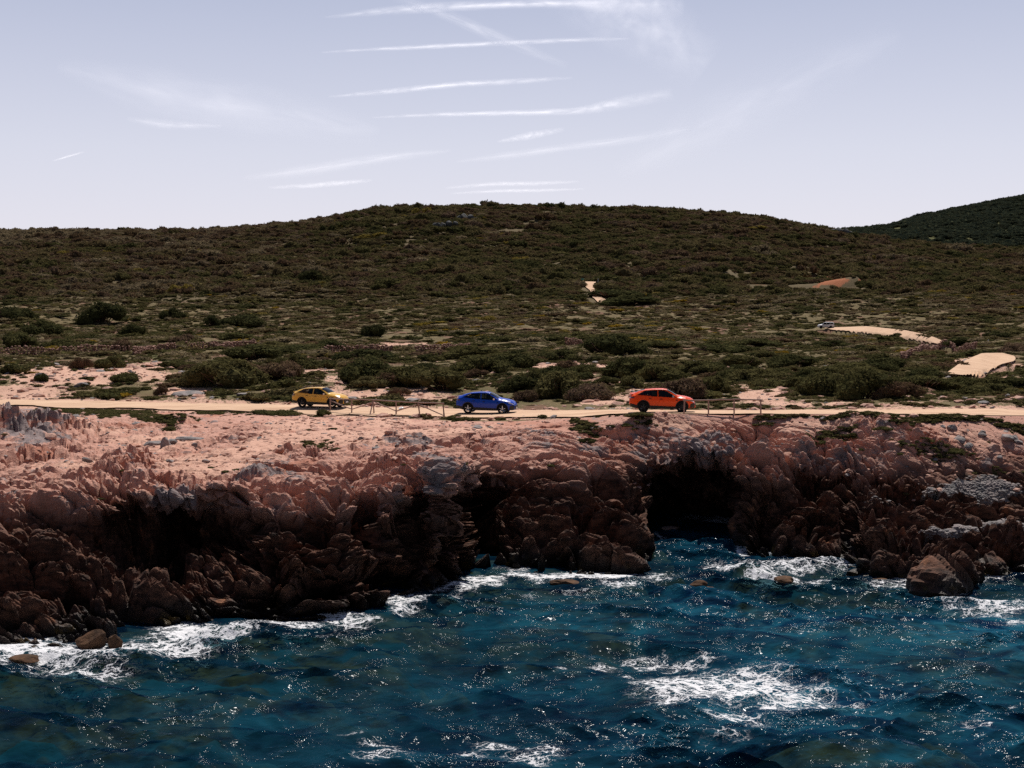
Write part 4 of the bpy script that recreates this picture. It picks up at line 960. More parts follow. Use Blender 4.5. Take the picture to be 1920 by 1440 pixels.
# ---- scatter helper: instances on a point mesh
def scatter(name, label, P, S, R, idx, tint, meshes, tilt=None):
    colh = bpy.data.collections.new(name+'_kinds')
    for q, m_ in enumerate(meshes):
        ob = bpy.data.objects.new('%s_kind_%02d' % (name, q), m_); colh.objects.link(ob)
    me = bpy.data.meshes.new(name); me.vertices.add(len(P)); me.vertices.foreach_set('co', np.ascontiguousarray(P, dtype=np.float32).ravel())
    a = me.attributes.new('scl', 'FLOAT_VECTOR', 'POINT'); a.data.foreach_set('vector', np.ascontiguousarray(S, dtype=np.float32).ravel())
    a = me.attributes.new('rot', 'FLOAT_VECTOR', 'POINT'); a.data.foreach_set('vector', np.ascontiguousarray(R, dtype=np.float32).ravel())
    a = me.attributes.new('idx', 'INT', 'POINT'); a.data.foreach_set('value', np.ascontiguousarray(idx, dtype=np.int32))
    fattr(me, 'tint', tint)
    o = link(name, me); g = bpy.data.node_groups.new(name, 'GeometryNodeTree')
    g.interface.new_socket('Geometry', in_out='INPUT', socket_type='NodeSocketGeometry'); g.interface.new_socket('Geometry', in_out='OUTPUT', socket_type='NodeSocketGeometry')
    n = g.nodes; gi = n.new('NodeGroupInput'); go = n.new('NodeGroupOutput'); iop = n.new('GeometryNodeInstanceOnPoints'); ci = n.new('GeometryNodeCollectionInfo')
    ci.inputs['Collection'].default_value = colh; ci.inputs['Separate Children'].default_value = True; ci.inputs['Reset Children'].default_value = True
    def na(nm, ty):
        x = n.new('GeometryNodeInputNamedAttribute'); x.data_type = ty; x.inputs['Name'].default_value = nm; return x.outputs['Attribute']
    L = g.links.new; L(gi.outputs[0], iop.inputs['Points']); L(ci.outputs[0], iop.inputs['Instance']); iop.inputs['Pick Instance'].default_value = True
    L(na('idx', 'INT'), iop.inputs['Instance Index']); L(na('rot', 'FLOAT_VECTOR'), iop.inputs['Rotation']); L(na('scl', 'FLOAT_VECTOR'), iop.inputs['Scale'])
    L(iop.outputs[0], go.inputs[0])
    md = o.modifiers.new('scatter', 'NODES'); md.node_group = g
    return tag(o, label, None, None, 'stuff')
FARM = [shrub_mesh('scrub', 600+k, 420, .17, [.62, .5, .7, .45, .55, .6][k], .45, 8, .7) for k in range(6)]
TUFT = [shrub_mesh('tuft', 620+k, 240, .30, .5, .2, 4, .5, core=False) for k in range(2)]
rs = np.random.RandomState(12)
def sample(n, Ya, Yb, amin=-.50, amax=.50):
    Y = np.sqrt(rs.uniform(Ya*Ya, Yb*Yb, n)); a = rs.uniform(amin, amax, n); return a*Y, Y, a
def excl(X, Y, PX, Z, grow=0.0):
    """True where plants may stand: not on tracks or sand"""
    ok = np.abs(Y-roadY(PX)) > 4.6+grow
    y = yscr(Y, Z)
    for P_ in PADS:
        Yf = np.interp(PX, P_['px'], P_['Y']); dY = np.interp(PX, P_['px'], P_['dY'])
        ok &= ~((PX > P_['px'][0]-6) & (PX < P_['px'][-1]+8) & (Y > Yf*.955) & (Y < Yf+dY+1))
    ok &= ~((Y > 540) & (Y < 648) & (np.abs(PX-path_px(Y)) < 25))
    ok &= ~((PX > 1400) & (PX < 1622) & (Y > 634) & (Y < 648) & (fbm(X/5, Y/5, oct=3, seed=991) < .15))
    ok &= ~((PX > 1590) & (PX < 1642) & (y > 612) & (y < 628))
    ok &= ~((PX > 1515) & (PX < 1580) & (Y > 395) & (Y < 436))
    return ok
def grid_at(A, X, Y):
    pj = np.interp(X/Y, ga, np.arange(NCG)); j = np.clip(np.round(pj).astype(int), 0, NCG-1)
    t = np.clip(np.log(Y/Y0g[j])/LG[j], 0, 1)*(NRG-1); return A[np.clip(np.round(t).astype(int), 0, NRG-1), j]
def tints(X, Y, n, kind):
    f = fbm(X/45, Y/45, oct=3, seed=701); g = fbm(X/9, Y/9, oct=3, seed=702)
    return np.clip(kind+f*.26+g*.20+rs.normal(0, .15, n), 0, .90)
# heath scrub of the plain
X, Y, a = sample(64000, 128, 600); PX = a2px(a); Zs = ground_z(X, Y)
sandv = grid_at(sandG, X, Y); cl = fbm(X/16, Y/22, oct=4, seed=711)
dens = sst(-.50, .18, cl+.16)*(1-.93*sst(.25, .6, sandv)); dens *= np.interp(Y, [128, 200, 300, 600], [.92, .74, .74, .92])
keep = (rs.rand(len(X)) < dens) & excl(X, Y, PX, Zs, 1.0)
X, Y, Zs, PX = X[keep], Y[keep], Zs[keep], PX[keep]; n = len(X)
sz = np.clip(rs.lognormal(-.12, .45, n), .35, 2.6)*np.interp(Y, [128, 300, 600], [.85, 1.0, 1.45])*(1+.35*np.clip(fbm(X/20, Y/20, oct=3, seed=713)*2, -.8, 1))
h = sz*rs.uniform(.42, .9, n)*np.interp(Y, [128, 220, 420, 600], [.95, .85, .78, 1.0])
S = np.stack([sz*rs.uniform(1, 1.6, n), sz*rs.uniform(.8, 1.2, n), h], -1)
R = np.stack([0*X, 0*X, rs.normal(0, .5, n)], -1)
tn = tints(X, Y, n, .46); fl = rs.rand(n); tn = np.where(fl < .022+.03*(np.abs(PX-1050) < 260)*(Y > 300), rs.uniform(.955, 1.0, n), tn); tn = np.where((fl > .80-.12*sst(.0, .4, fbm(X/30, Y/12, oct=3, seed=777))) & (Y > 170), .91, tn)
scatter('heath_scrub', 'low olive and brown maquis scrub covering the coastal plain', np.stack([X, Y, Zs-.08], -1), S, R, rs.randint(0, 6, n), tn, FARM)
# dense maquis of the hill
X, Y, a = sample(98000, 590, 1030, -.48, .48); PX = a2px(a); Zs = ground_z(X, Y)
cl = fbm(X/30, Y/40, oct=4, seed=721); redv = grid_at(redG, X, Y)
keep = (rs.rand(len(X)) < sst(-.60, .05, cl+.2)*.78*(1-.9*sst(.3, .6, redv))) & excl(X, Y, PX, Zs)
X, Y, Zs, PX = X[keep], Y[keep], Zs[keep], PX[keep]; n = len(X)
sz = np.clip(rs.lognormal(.50, .50, n), .7, 5.5); h = sz*rs.uniform(.65, 1.35, n)
S = np.stack([sz*rs.uniform(1, 1.8, n), sz*rs.uniform(.8, 1.2, n), h], -1)
Rz = rs.normal(0, .45, n)
tn = tints(X, Y, n, .56+.12*sst(700, 300, PX)+.26*sst(800, 960, Y)*sst(1000, 500, PX)); tn = np.where(rs.rand(n) < .010, .97, tn)
scatter('hillside_maquis', 'dense dark windswept maquis bushes covering the ridge', np.stack([X, Y, Zs-.15], -1), S, np.stack([0*X, rs.normal(.12, .1, n), Rz], -1), rs.randint(0, 6, n), tn, FARM)
# woods on the far hill
PXf = rs.uniform(1560, 2400, 9000); t_ = rs.rand(9000)**.8; Yf = 1250+t_*700
ii = np.clip((t_*700/750*(mf-1)).astype(int), 0, mf-1); jj = np.clip(((PXf-1450)/970*(nf-1)).astype(int), 0, nf-1)
Zf = FZ[ii, jj]; Yf = (FY+0*FX)[ii, jj]; Xf = px2a(PXf)*Yf; n = len(Xf); sz = rs.uniform(3.5, 8, n)
scatter('far_wood', 'dense dark green bushes covering the distant hill', np.stack([Xf, Yf, Zf-.3], -1), np.stack([sz, sz, sz*.9], -1), np.stack([0*Xf, 0*Xf, rs.rand(n)*6.28], -1), rs.randint(0, 6, n), np.clip(rs.normal(.3, .2, n), 0, 1), [shrub_mesh('scrub', 640+k, 420, .17, .6, .2, 8, .7, mat=M_leaf_far) for k in range(6)])
# grass tufts and low herbs near the track and between shrubs
X, Y, a = sample(26000, 112, 240, -.46, .46); PX = a2px(a); ok = Y > np.interp(PX, gcol, Y0g)+.3; X, Y, PX = X[ok], Y[ok], PX[ok]; Zs = ground_z(X, Y)
sv = grid_at(sandG, X, Y); keep = (rs.rand(len(X)) < (1-.9*sst(.2, .6, sv))*sst(-.35, .3, fbm(X/6, Y/8, oct=3, seed=731))) & (np.abs(Y-roadY(PX)) > 4.2)
X, Y, Zs = X[keep], Y[keep], Zs[keep]; n = len(X); sz = rs.uniform(.25, .7, n)
scatter('herbs', 'short olive herbs and grass tufts between the shrubs', np.stack([X, Y, Zs], -1), np.stack([sz*1.4, sz, sz*.6], -1), np.stack([0*X, 0*X, rs.rand(n)*6.28], -1), rs.randint(0, 2, n), np.clip(rs.normal(.46, .16, n), .1, .93), TUFT)
# plants and loose stones on the cliff top
row0 = int(np.argmin(np.abs(tk-4.9)))
def cliff_pts(n, mask, r0=row0):
    w = np.maximum(mask[r0:], 0).ravel(); w = w*np.abs(np.gradient(CLY[r0:], axis=0)).ravel()*CLY[r0:].ravel(); c = np.cumsum(w); k = np.searchsorted(c, rs.rand(n)*c[-1])
    return CLX[r0:].ravel()[k], CLY[r0:].ravel()[k], CLZ[r0:].ravel()[k]
X, Y, Zs = cliff_pts(5200, np.clip(greenM-.28, 0, 1)**1.2+.0005*(fbm(CLX/5, CLY/5, oct=3, seed=44) > .05)); n = len(X); sz = rs.uniform(.14, .42, n)
scatter('cliff_top_herbs', 'low green cushion plants along the cliff top', np.stack([X, Y, Zs-.02], -1), np.stack([sz*1.5, sz, sz*.55], -1), np.stack([0*X, 0*X, rs.rand(n)*6.28], -1), rs.randint(0, 2, n), np.clip(rs.normal(.36, .14, n), .05, .8), TUFT)
STN = [stone_mesh('pebble', 640+q, .6, 1) for q in range(5)]
for m_ in STN: m_.materials.append(M_pinkstone if m_ is not STN[0] else M_greystone)
X, Y, Zs = cliff_pts(2600, np.clip(pebM-.4, 0, 1), 100); n = len(X); sz = rs.uniform(.06, .20, n)
scatter('pebbles', 'pale grey pebbles filling the small inlet at the right', np.stack([X, Y, Zs], -1), np.stack([sz*1.2, sz, sz*.8], -1), np.stack([0*X, 0*X, rs.rand(n)*6.28], -1), rs.randint(0, 1, n), 0*X, [STN[0]])
X, Y, Zs = cliff_pts(6000, .25+sandM*.15, int(np.argmin(np.abs(tk-4.6)))); n = len(X); sz = np.clip(rs.lognormal(-2.45, .65, n), .03, .5)
scatter('loose_stones', 'loose pink and grey stones strewn over the cliff top', np.stack([X, Y, Zs], -1), np.stack([sz*1.3, sz, sz*.8], -1), np.stack([rs.normal(0, .3, n), 0*X, rs.rand(n)*6.28], -1), rs.randint(0, 5, n), 0*X, STN)
X, Y, a = sample(16000, 112, 200, -.46, .46); PX = a2px(a); ok = Y > np.interp(PX, gcol, Y0g)+.3; X, Y, PX = X[ok], Y[ok], PX[ok]; Zs = ground_z(X, Y)
keep = (rs.rand(len(X)) < .12+.6*grid_at(sandG, X, Y)) & (np.abs(Y-roadY(PX)) > 3.6); X, Y, Zs = X[keep], Y[keep], Zs[keep]; n = len(X); sz = np.clip(rs.lognormal(-1.75, .65, n), .06, .8)
scatter('slope_stones', 'scattered stones on the sandy slopes inland of the track', np.stack([X, Y, Zs], -1), np.stack([sz*1.3, sz, sz*.8], -1), np.stack([rs.normal(0, .3, n), 0*X, rs.rand(n)*6.28], -1), rs.randint(0, 5, n), 0*X, STN)
# ------------------------------------------------------------------ CARS
def paint(name, c, rough=.28):
    m, nt, out = new_mat(name); N = NT(nt)
    cc = N.mix(N.noise(N.pos(obj=True), 3, 2), [x*.93 for x in c], c); N.bsdf(out, cc, rough, coat=.25, spec=.2); return m
M_tyre = plain('tyre_rubber', (.014, .014, .016), .8, spec=.2)
M_rimd = plain('dark_alloy', (.05, .05, .055), .3, metal=.7); M_rims = plain('silver_alloy', (.65, .65, .68), .25, metal=.9)
M_black = plain('black_plastic', (.012, .013, .015), .45, spec=.4)
M_int = plain('cabin_lining', (.02, .02, .022), .8)
M_lamp = plain('lamp_glass', (.75, .78, .82), .12, coat=1.0); M_tail = plain('tail_lamp', (.10, .012, .012), .15, coat=1.0)
M_chrome = plain('mirror_shell', (.6, .62, .66), .15, metal=.9); M_plate = plain('plate_white', (.8, .8, .8), .4)
M_glass, nt, out = new_mat('tinted_glass'); N = NT(nt)
g = N.n('ShaderNodeBsdfGlossy'); g.inputs['Roughness'].default_value = .02; t_ = N.n('ShaderNodeBsdfTransparent'); t_.inputs[0].default_value = (.22, .25, .27, 1)
f_ = N.n('ShaderNodeFresnel'); f_.inputs[0].default_value = 1.5; mx = N.n('ShaderNodeMixShader'); N.l(f_.outputs[0], mx.inputs[0]); N.l(t_.outputs[0], mx.inputs[1]); N.l(g.outputs[0], mx.inputs[2]); N.l(mx.outputs[0], out.inputs['Surface'])
COUPE = dict(L=(-2.55, 2.56), top=[(-2.55,.98),(-2.48,1.24),(-2.3,1.34),(-1.9,1.50),(-1.3,1.635),(-.6,1.69),(0,1.705),(.35,1.66),(.75,1.49),(1.12,1.27),(1.3,1.22),(1.8,1.16),(2.2,1.06),(2.42,.93),(2.52,.76),(2.56,.58)],
    belt=[(-2.55,.96),(-2.3,1.21),(-1.8,1.23),(-1,1.18),(0,1.14),(1.1,1.10),(1.8,1.04),(2.3,.92),(2.56,.56)],
    w=[(-2.55,.80),(-2.38,.92),(-1.9,1.0),(-1.5,1.01),(-.6,.97),(.8,.97),(1.5,1.0),(2.0,.97),(2.3,.88),(2.5,.74),(2.56,.64)],
    wr=[(-2.55,.66),(-1.5,.60),(0,.60),(.5,.63),(1.12,.72),(1.5,.74),(2.3,.66),(2.56,.5)],
    sill=[(-2.55,.54),(-2.2,.42),(-1.0,.38),(1,.36),(2.1,.36),(2.56,.40)], wx=(1.50, -1.50), R=.415,
    win=[[(-2.0,1.30),(-1.45,1.53),(-.70,1.60),(-.42,1.59),(-.42,1.18),(-1.1,1.21)],[(-.34,1.595),(.05,1.59),(.35,1.53),(.72,1.34),(.98,1.16),(.85,1.12),(-.34,1.175)]],
    hood=1.12, rear=-2.25)
BOXY = dict(L=(-2.4, 2.4), top=[(-2.4,.95),(-2.34,1.5),(-2.2,1.70),(-1.0,1.78),(0,1.78),(.35,1.74),(.75,1.52),(1.1,1.26),(1.3,1.20),(1.9,1.13),(2.2,1.03),(2.35,.86),(2.4,.6)],
    belt=[(-2.4,.9),(-2.3,1.16),(-1,1.14),(1.1,1.08),(1.9,1.02),(2.3,.88),(2.4,.56)],
    w=[(-2.4,.84),(-2.2,.93),(-1.5,.97),(1.5,.97),(2.1,.92),(2.4,.72)], wr=[(-2.4,.72),(0,.70),(1.1,.76),(2.4,.6)],
    sill=[(-2.4,.48),(-2.0,.36),(2.0,.34),(2.4,.38)], wx=(1.42, -1.42), R=.38,
    win=[[(-2.1,1.62),(-1.15,1.68),(-1.15,1.2),(-2.05,1.22)],[(-1.08,1.68),(-.2,1.69),(-.2,1.17),(-1.08,1.2)],[(-.12,1.69),(.3,1.66),(.7,1.42),(.95,1.15),(-.12,1.16)]], hood=1.1, rear=-2.2)
def ip(tab, x): return float(np.interp(x, [a for a, b in tab], [b for a, b in tab]))
def inpoly(x, z, P):
    c = False; j = len(P)-1
    for i in range(len(P)):
        if (P[i][1] > z) != (P[j][1] > z) and x < (P[j][0]-P[i][0])*(z-P[i][1])/(P[j][1]-P[i][1])+P[i][0]: c = not c
        j = i
    return c
def make_car(name, label, prof, body, rim, trim, group):
    R = prof['R']; x0, x1 = prof['L']
    def zlow(x, r=R*1.16):
        z = ip(prof['sill'], x)
        for wx in prof['wx']:
            if abs(x-wx) < r: z = max(z, R+math.sqrt(r*r-(x-wx)**2)*.98)
        return z
    def sidey(x, z):
        w = ip(prof['w'], x); zb = ip(prof['belt'], x); zt = ip(prof['top'], x); zs = ip(prof['sill'], x); wr = ip(prof['wr'], x)
        if z <= zb:
            t = (z-zs)/max(.05, zb-zs); t = min(1, max(0, t)); return w*(.92+.08*math.sin(min(1, t*1.35)*math.pi/2)-.035*max(0, t-.72)/.28)+(.012 if .60 < t < .72 else 0)
        t = min(1, (z-zb)/max(.04, zt-.03-zb)); return w*.955*(1-t)+wr*t+.05*math.sin(t*math.pi)*(1 if zt-zb > .2 else 0)
    root = empty(name, (0, 0, 0)); tag(root, label, 'car', group)
    xs = sorted(set([round(x0+(x1-x0)*k/104, 4) for k in range(105)]+[wx+s*R*1.16*q for wx in prof['wx'] for s in (-1, 1) for q in (.9, .97, 1.0)]))
    K1, K2, K3 = 12, 9, 6; V = []; nr = K1+K2+K3
    for x in xs:
        zl = zlow(x); zb = ip(prof['belt'], x); zt = ip(prof['top'], x); zb = max(zb, zl+.04); ring = []
        for k in range(K1): z = zl+(zb-zl)*k/K1; ring.append((sidey(x, z), z))
        for k in range(K2): z = zb+(zt-.03-zb)*k/K2; ring.append((sidey(x, z), z))
        ye = ring[-1][0]
        for k in range(K3): u = k/(K3-1); ring.append((ye*.965*(1-u), zt-.03+.03*math.sin(min(1, u*1.6)*math.pi/2)+.02*u*(1 if x > prof['hood'] else .6)))
        V.append(ring)
    vv = []; ff = []
    for s in (1, -1):
        o = len(vv)
        for i, x in enumerate(xs):
            for (y, z) in V[i]: vv.append((x, s*y, z))
        for i in range(len(xs)-1):
            for j in range(nr-1):
                cx = (xs[i]+xs[i+1])/2; cz = sum(V[a][b][1] for a in (i, i+1) for b in (j, j+1))/4
                if j >= K1-3 and any(inpoly(cx, cz, P) for P in prof['win']): continue
                if j >= K1+K2-1 and prof['hood']-.72 < cx < prof['hood']-.04: continue     # windscreen opening
                q = (o+i*nr+j, o+(i+1)*nr+j, o+(i+1)*nr+j+1, o+i*nr+j+1); ff.append(q if s < 0 else q[::-1])
    # end caps
    for i in (0, len(xs)-1):
        a = [i*nr+j for j in range(nr)]; b = [len(xs)*nr+i*nr+j for j in range(nr)]
        for j in range(nr-1): ff.append((a[j], a[j+1], b[j+1], b[j]))
    me = bpy.data.meshes.new('body'); me.from_pydata(vv, [], ff); me.polygons.foreach_set('use_smooth', [True]*len(ff)); me.update()
    link('body', me, root, body)
    def patch(pname, P, mat, off=.006, parent=root, both=True, n=14, m=8, thick=0.0):
        for s in ((1, -1) if both else (1,)):
            v = []; f = []; xa, xb = min(p[0] for p in P), max(p[0] for p in P)
            for i in range(n+1):
                x = xa+(xb-xa)*min(max(i/n, .003), .997); zz = []
                for (p, q) in zip(P, P[1:]+P[:1]):
                    if (p[0]-x)*(q[0]-x) <= 0 and p[0] != q[0]: zz.append(p[1]+(q[1]-p[1])*(x-p[0])/(q[0]-p[0]))
                za, zb_ = (min(zz), max(zz)) if zz else (0, 0)
                for j in range(m+1): z = za+(zb_-za)*j/m; v.append((x, s*(sidey(x, z)+off), z))
            for i in range(n):
                for j in range(m): q = (i*(m+1)+j, (i+1)*(m+1)+j, (i+1)*(m+1)+j+1, i*(m+1)+j+1); f.append(q if s < 0 else q[::-1])
            me = bpy.data.meshes.new(pname); me.from_pydata(v, [], f); me.polygons.foreach_set('use_smooth', [True]*len(f)); me.update(); o = link(pname, me, parent, mat)
        return o
    for P in prof['win']: patch('side_window', P, M_glass, .004)
    # windscreen and rear window follow the roof line
    def topsheet(pname, xa, xb, mat, shr=.93, off=.008):
        mb = MB(); v = []; n, m = 8, 8
        for i in range(n+1):
            x = xa+(xb-xa)*i/n; zt = ip(prof['top'], x); ye = sidey(x, zt-.03)*shr
            for j in range(m+1): u = -1+2*j/m; v.append((x, ye*u, zt+off-.03*abs(u)**3+.015*(1-u*u)))
        mb.add(v, [(i*(m+1)+j, (i+1)*(m+1)+j, (i+1)*(m+1)+j+1, i*(m+1)+j+1) for i in range(n) for j in range(m)]); return link(pname, mb.mesh(pname, True), root, mat)
    topsheet('windscreen', prof['hood']-.76, prof['hood']-.02, M_glass, .99, .004)
    topsheet('rear_window', prof['rear']+.12, prof['rear']+.85, M_glass, .80, .012) if prof is COUPE else None
    # chassis between the wheels, cabin
    mb = MB(); mb.box((0, 0, .46), (x1-x0-1.0, 1.45, .32)); mb.box((0, 0, .36), (prof['wx'][0]*2-R*2.2, 1.72, .16)); mb.box((x1-.55, 0, .5), (.7, 1.3, .34)); mb.box((x0+.5, 0, .55), (.6, 1.4, .3))
    mb.build('underbody', M_black, root)
    mb = MB(); mb.box((-.2, 0, .75), (2.9, 1.6, .3))
    for sx in (.25, -.75):
        for sy in (-.38, .38): mb.box((sx-.15, sy, 1.12), (.16, .5, .62)); mb.box((sx-.17, sy, 1.46), (.09, .26, .14))
    mb.box((.95, 0, .98), (.35, 1.35, .2)); mb.build('seats', M_int, root)
    for s in (1, -1):
        for wx in prof['wx']:
            w = empty('wheel', (0, 0, 0)); w.parent = root; w.location = (wx, s*.84, R)
            mb = MB(); mb.lathe([(R*.66, -.12), (R*.93, -.13), (R, -.09), (R, .09), (R*.93, .13), (R*.66, .12)], 28); link('tyre', mb.mesh('tyre', True), w, M_tyre)
            mb = MB(); mb.lathe([(R*.67, -.10), (R*.62, .06*0+.02), (R*.67, .115)], 24); y_ = s*.10
            for k in range(5):
                an = k*2*math.pi/5+.3; c, d = math.cos(an), math.sin(an); mb.tube((c*.03, y_, d*.03), (c*R*.64, y_, d*R*.64), .045, .032, 6)
            mb.tube((0, y_-.03, 0), (0, y_+.03, 0), .07, .07, 10); link('rim', mb.mesh('rim'), w, rim)
            mb = MB(); mb.tube((0, s*.0, 0), (0, s*.02, 0), .2, .2, 16); link('brake_disc', mb.mesh('brake_disc'), w, M_black)
    def arch(wx):
        r0, r1 = R*1.12, R*1.27; n = 18
        for s in (1, -1):
            v = []; f = []; o = 0
            for k in range(n+1):
                an = math.pi*k/n
                for r in (r0, r1): x = wx+math.cos(an)*r; z = max(R+math.sin(an)*r*.98, .30); v.append((x, s*(sidey(x, max(z, zlow(x)+.01))+.014), z))
            for k in range(n): q = (o+2*k, o+2*k+2, o+2*k+3, o+2*k+1); f.append(q if s < 0 else q[::-1])
            mb = MB(); mb.add(v, f); link('wheel_arch', mb.mesh('wheel_arch'), root, trim)
    for wx in prof['wx']: arch(wx)
    xa, xb = prof['wx'][1]+R*1.2, prof['wx'][0]-R*1.2
    patch('sill', [(xa, .33), (xb, .33), (xb, .47), (xa, .53)], M_black, .012)
    patch('rear_bumper', [(x0+.03, .42), (prof['wx'][1]-R*1.25, .33), (prof['wx'][1]-R*1.25, .56), (x0+.03, .66)], M_black, .012)
    if prof is COUPE:
        patch('front_intake', [(2.08, .38), (2.5, .40), (2.55, .60), (2.44, .76), (2.16, .68)], M_black, .012)
        patch('headlight', [(1.98, .93), (2.36, .81), (2.45, .78), (2.42, .84), (2.1, .98)], M_lamp, .014)
        patch('tail_light', [(-2.53, 1.04), (-2.30, 1.02), (-2.15, 1.06), (-2.3, 1.13), (-2.53, 1.12)], M_tail, .012)
        patch('fender_vent', [(1.02, .94), (1.12, .86), (1.17, .90), (1.08, .99)], M_black, .010)
        d1 = patch('front_door', [(-.36, .50), (.90, .46), (1.0, .95), (.92, 1.03), (-.34, 1.09)], body, .006); d2 = patch('rear_door', [(-1.02, .86), (-.86, .56), (-.42, .50), (-.40, 1.09), (-1.12, 1.10)], body, .006)
        mb = MB(); mb.box((-.12, 1.0, .98), (.20, .03, .035)); link('door_handle', mb.mesh('door_handle'), root, M_black); mb = MB(); mb.box((-.12, -1.0, .98), (.20, .03, .035)); link('door_handle', mb.mesh('door_handle'), root, M_black)
        mb = MB(); mb.box((-.98, 1.02, 1.02), (.18, .03, .035)); link('door_handle', mb.mesh('door_handle'), root, M_black); mb = MB(); mb.box((-.98, -1.02, 1.02), (.18, .03, .035)); link('door_handle', mb.mesh('door_handle'), root, M_black)
        mb = MB(); mb.box((2.55, 0, .56), (.06, 1.2, .30)); link('grille', mb.mesh('grille'), root, M_black)
        mb = MB(); mb.box((2.60, 0, .50), (.02, .5, .11)); link('number_plate', mb.mesh('number_plate'), root, M_plate)
        mb = MB(); mb.box((-2.38, 0, 1.315), (.26, 1.3, .035)); link('spoiler', mb.mesh('spoiler'), root, body)
    else:
        patch('headlight', [(2.0, .92), (2.3, .84), (2.34, .90), (2.1, 1.0)], M_lamp, .014); patch('tail_light', [(-2.38, .95), (-2.25, .95), (-2.25, 1.3), (-2.35, 1.3)], M_tail, .012)
        mb = MB(); mb.tube((-2.0, .66, 1.84), (.2, .66, 1.84), .02); mb.tube((-2.0, -.66, 1.84), (.2, -.66, 1.84), .02); link('roof_rails', mb.mesh('roof_rails'), root, M_black)
    for s in (1, -1):
        mb = MB(); mb.box((.80, s*1.06, 1.20), (.14, .20, .13)); mb.tube((.82, s*.93, 1.14), (.82, s*1.0, 1.18), .025); link('wing_mirror', mb.mesh('wing_mirror'), root, M_chrome if prof is COUPE else body)
    return root
def place_car(root, px, Y, yaw, pitch=0.0, dz=0.0, ysc=None):
    X = float(px2a(px))*Y; root.location = (X, Y, gz(X, Y)+.04+dz)
    root.rotation_euler = (0, pitch, yaw); root.scale = (1, 1, 1.09)
G = 'sports utility cars driving along the cliff track'
car_y = make_car('coupe_car', 'yellow coupe style off-road car, leftmost of the three on the cliff track', COUPE, paint('yellow_paint', (.82, .47, .085)), M_rimd, M_black, G)
car_b = make_car('coupe_car', 'blue coupe style off-road car, middle of the three on the cliff track', COUPE, paint('blue_paint', (.003, .055, .48)), M_rims, M_black, G)
car_o = make_car('coupe_car', 'orange red coupe style off-road car beside the straight rail fence', COUPE, paint('orange_paint', (.95, .085, .003)), M_rimd, M_black, G)
car_w = make_car('estate_car', 'small white off-road car far away at the end of the dirt track', BOXY, paint('white_paint', (.78, .78, .80)), M_rimd, M_black, None)
place_car(car_y, 601, 129.6, math.radians(-17)); place_car(car_b, 913, 121.0, math.radians(-10), .012); place_car(car_o, 1242, 110.4, math.radians(-3), .01)
place_car(car_w, 1548, 420, math.radians(172), 0, .3)
# blue sheets of paper on the blue car's window stay off: only what is seen through the glass
# ------------------------------------------------------------------ wooden rail fences
M_wood, nt, out = new_mat('weathered_wood'); N = NT(nt); v = N.pos((1, 1, 1), obj=True)
N.bsdf(out, N.mix(N.noise(v, 3.0, 5, .7), (.20, .12, .10), (.50, .36, .30)), .85, N.bump(N.noise(v, 12, 4), .5, .02))
def fence(label, cat, posts, H, tops, braces, extra=(), lean=None):
    W = []
    for p, Y in posts:
        X = float(px2a(p))*Y; W.append(Vector((X, Y, gz(X, Y))))
    t = empty('rail_fence', W[0]); tag(t, label, cat, 'wooden rail fences beside the track'); o0 = W[0]
    top = []
    for k, w in enumerate(W):
        tp_ = w+Vector((lean[k][0], lean[k][1], H[k])) if lean else w+Vector((0, 0, H[k])); top.append(tp_)
        mb = MB(); mb.tube(w-o0-Vector((0, 0, .3)), tp_-o0, .065, .055, 8, .01, k, 3); link('post', mb.mesh('post'), t, M_wood)
    for k, (a, b) in enumerate(tops):
        mb = MB(); d = (top[b]-top[a]).normalized()*.12; mb.tube(top[a]-o0-d+Vector((0, -.03, -.01)), top[b]-o0+d+Vector((0, -.03, -.01)), .055, .05, 8, .02, k+9, 4); link('top_rail', mb.mesh('top_rail'), t, M_wood)
    for k, (a, b, fa, fb) in enumerate(braces):
        A = W[a].lerp(top[a], fa)-o0+Vector((0, -.10, 0)); B = W[b].lerp(top[b], fb)-o0+Vector((0, -.10, 0)); mb = MB(); mb.tube(A, B, .05, .045, 8, .015, k+30, 3); link('brace', mb.mesh('brace'), t, M_wood)
    for k, (a, b) in enumerate(extra):
        mb = MB(); A = Vector((float(px2a(a[0]))*a[1], a[1], 0)); A.z = gz(A.x, A.y)-.2; mb.tube(A-o0, top[b]-o0-Vector((0, 0, .1)), .06, .05, 8); link('post', mb.mesh('post'), t, M_wood)
    return t
fence('weathered wooden fence with slanting braces between yellow and blue cars', 'fence',
      [(p_, vis_hit(p_, r_)[0]) for p_, r_ in ((618.3,771),(658.5,775),(700.5,776.5),(742,777.5),(787.5,780),(833,784))], [1.13,1.22,1.22,1.16,1.12,1.22], [(0,1),(1,2),(2,3),(3,4),(4,5)],
      [(0,1,.86,.28),(1,2,.26,.84),(2,3,.90,.28),(3,4,.26,.85),(4,5,.88,.14)], [((691.5,vis_hit(691.5,780)[0]),2)], [(0,0),(0,0),(-.08,0),(0,0),(-.18,0),(-.12,0)])
fence('short straight wooden rail fence beside the orange car', 'fence', [(1283,106.7),(1329.5,106.4),(1377.5,106.1),(1428,106.2)], [1.08,1.12,1.20,1.08], [(0,1),(1,2),(2,3)], [], (), [(.06,0),(0,0),(0,0),(-.02,0)])
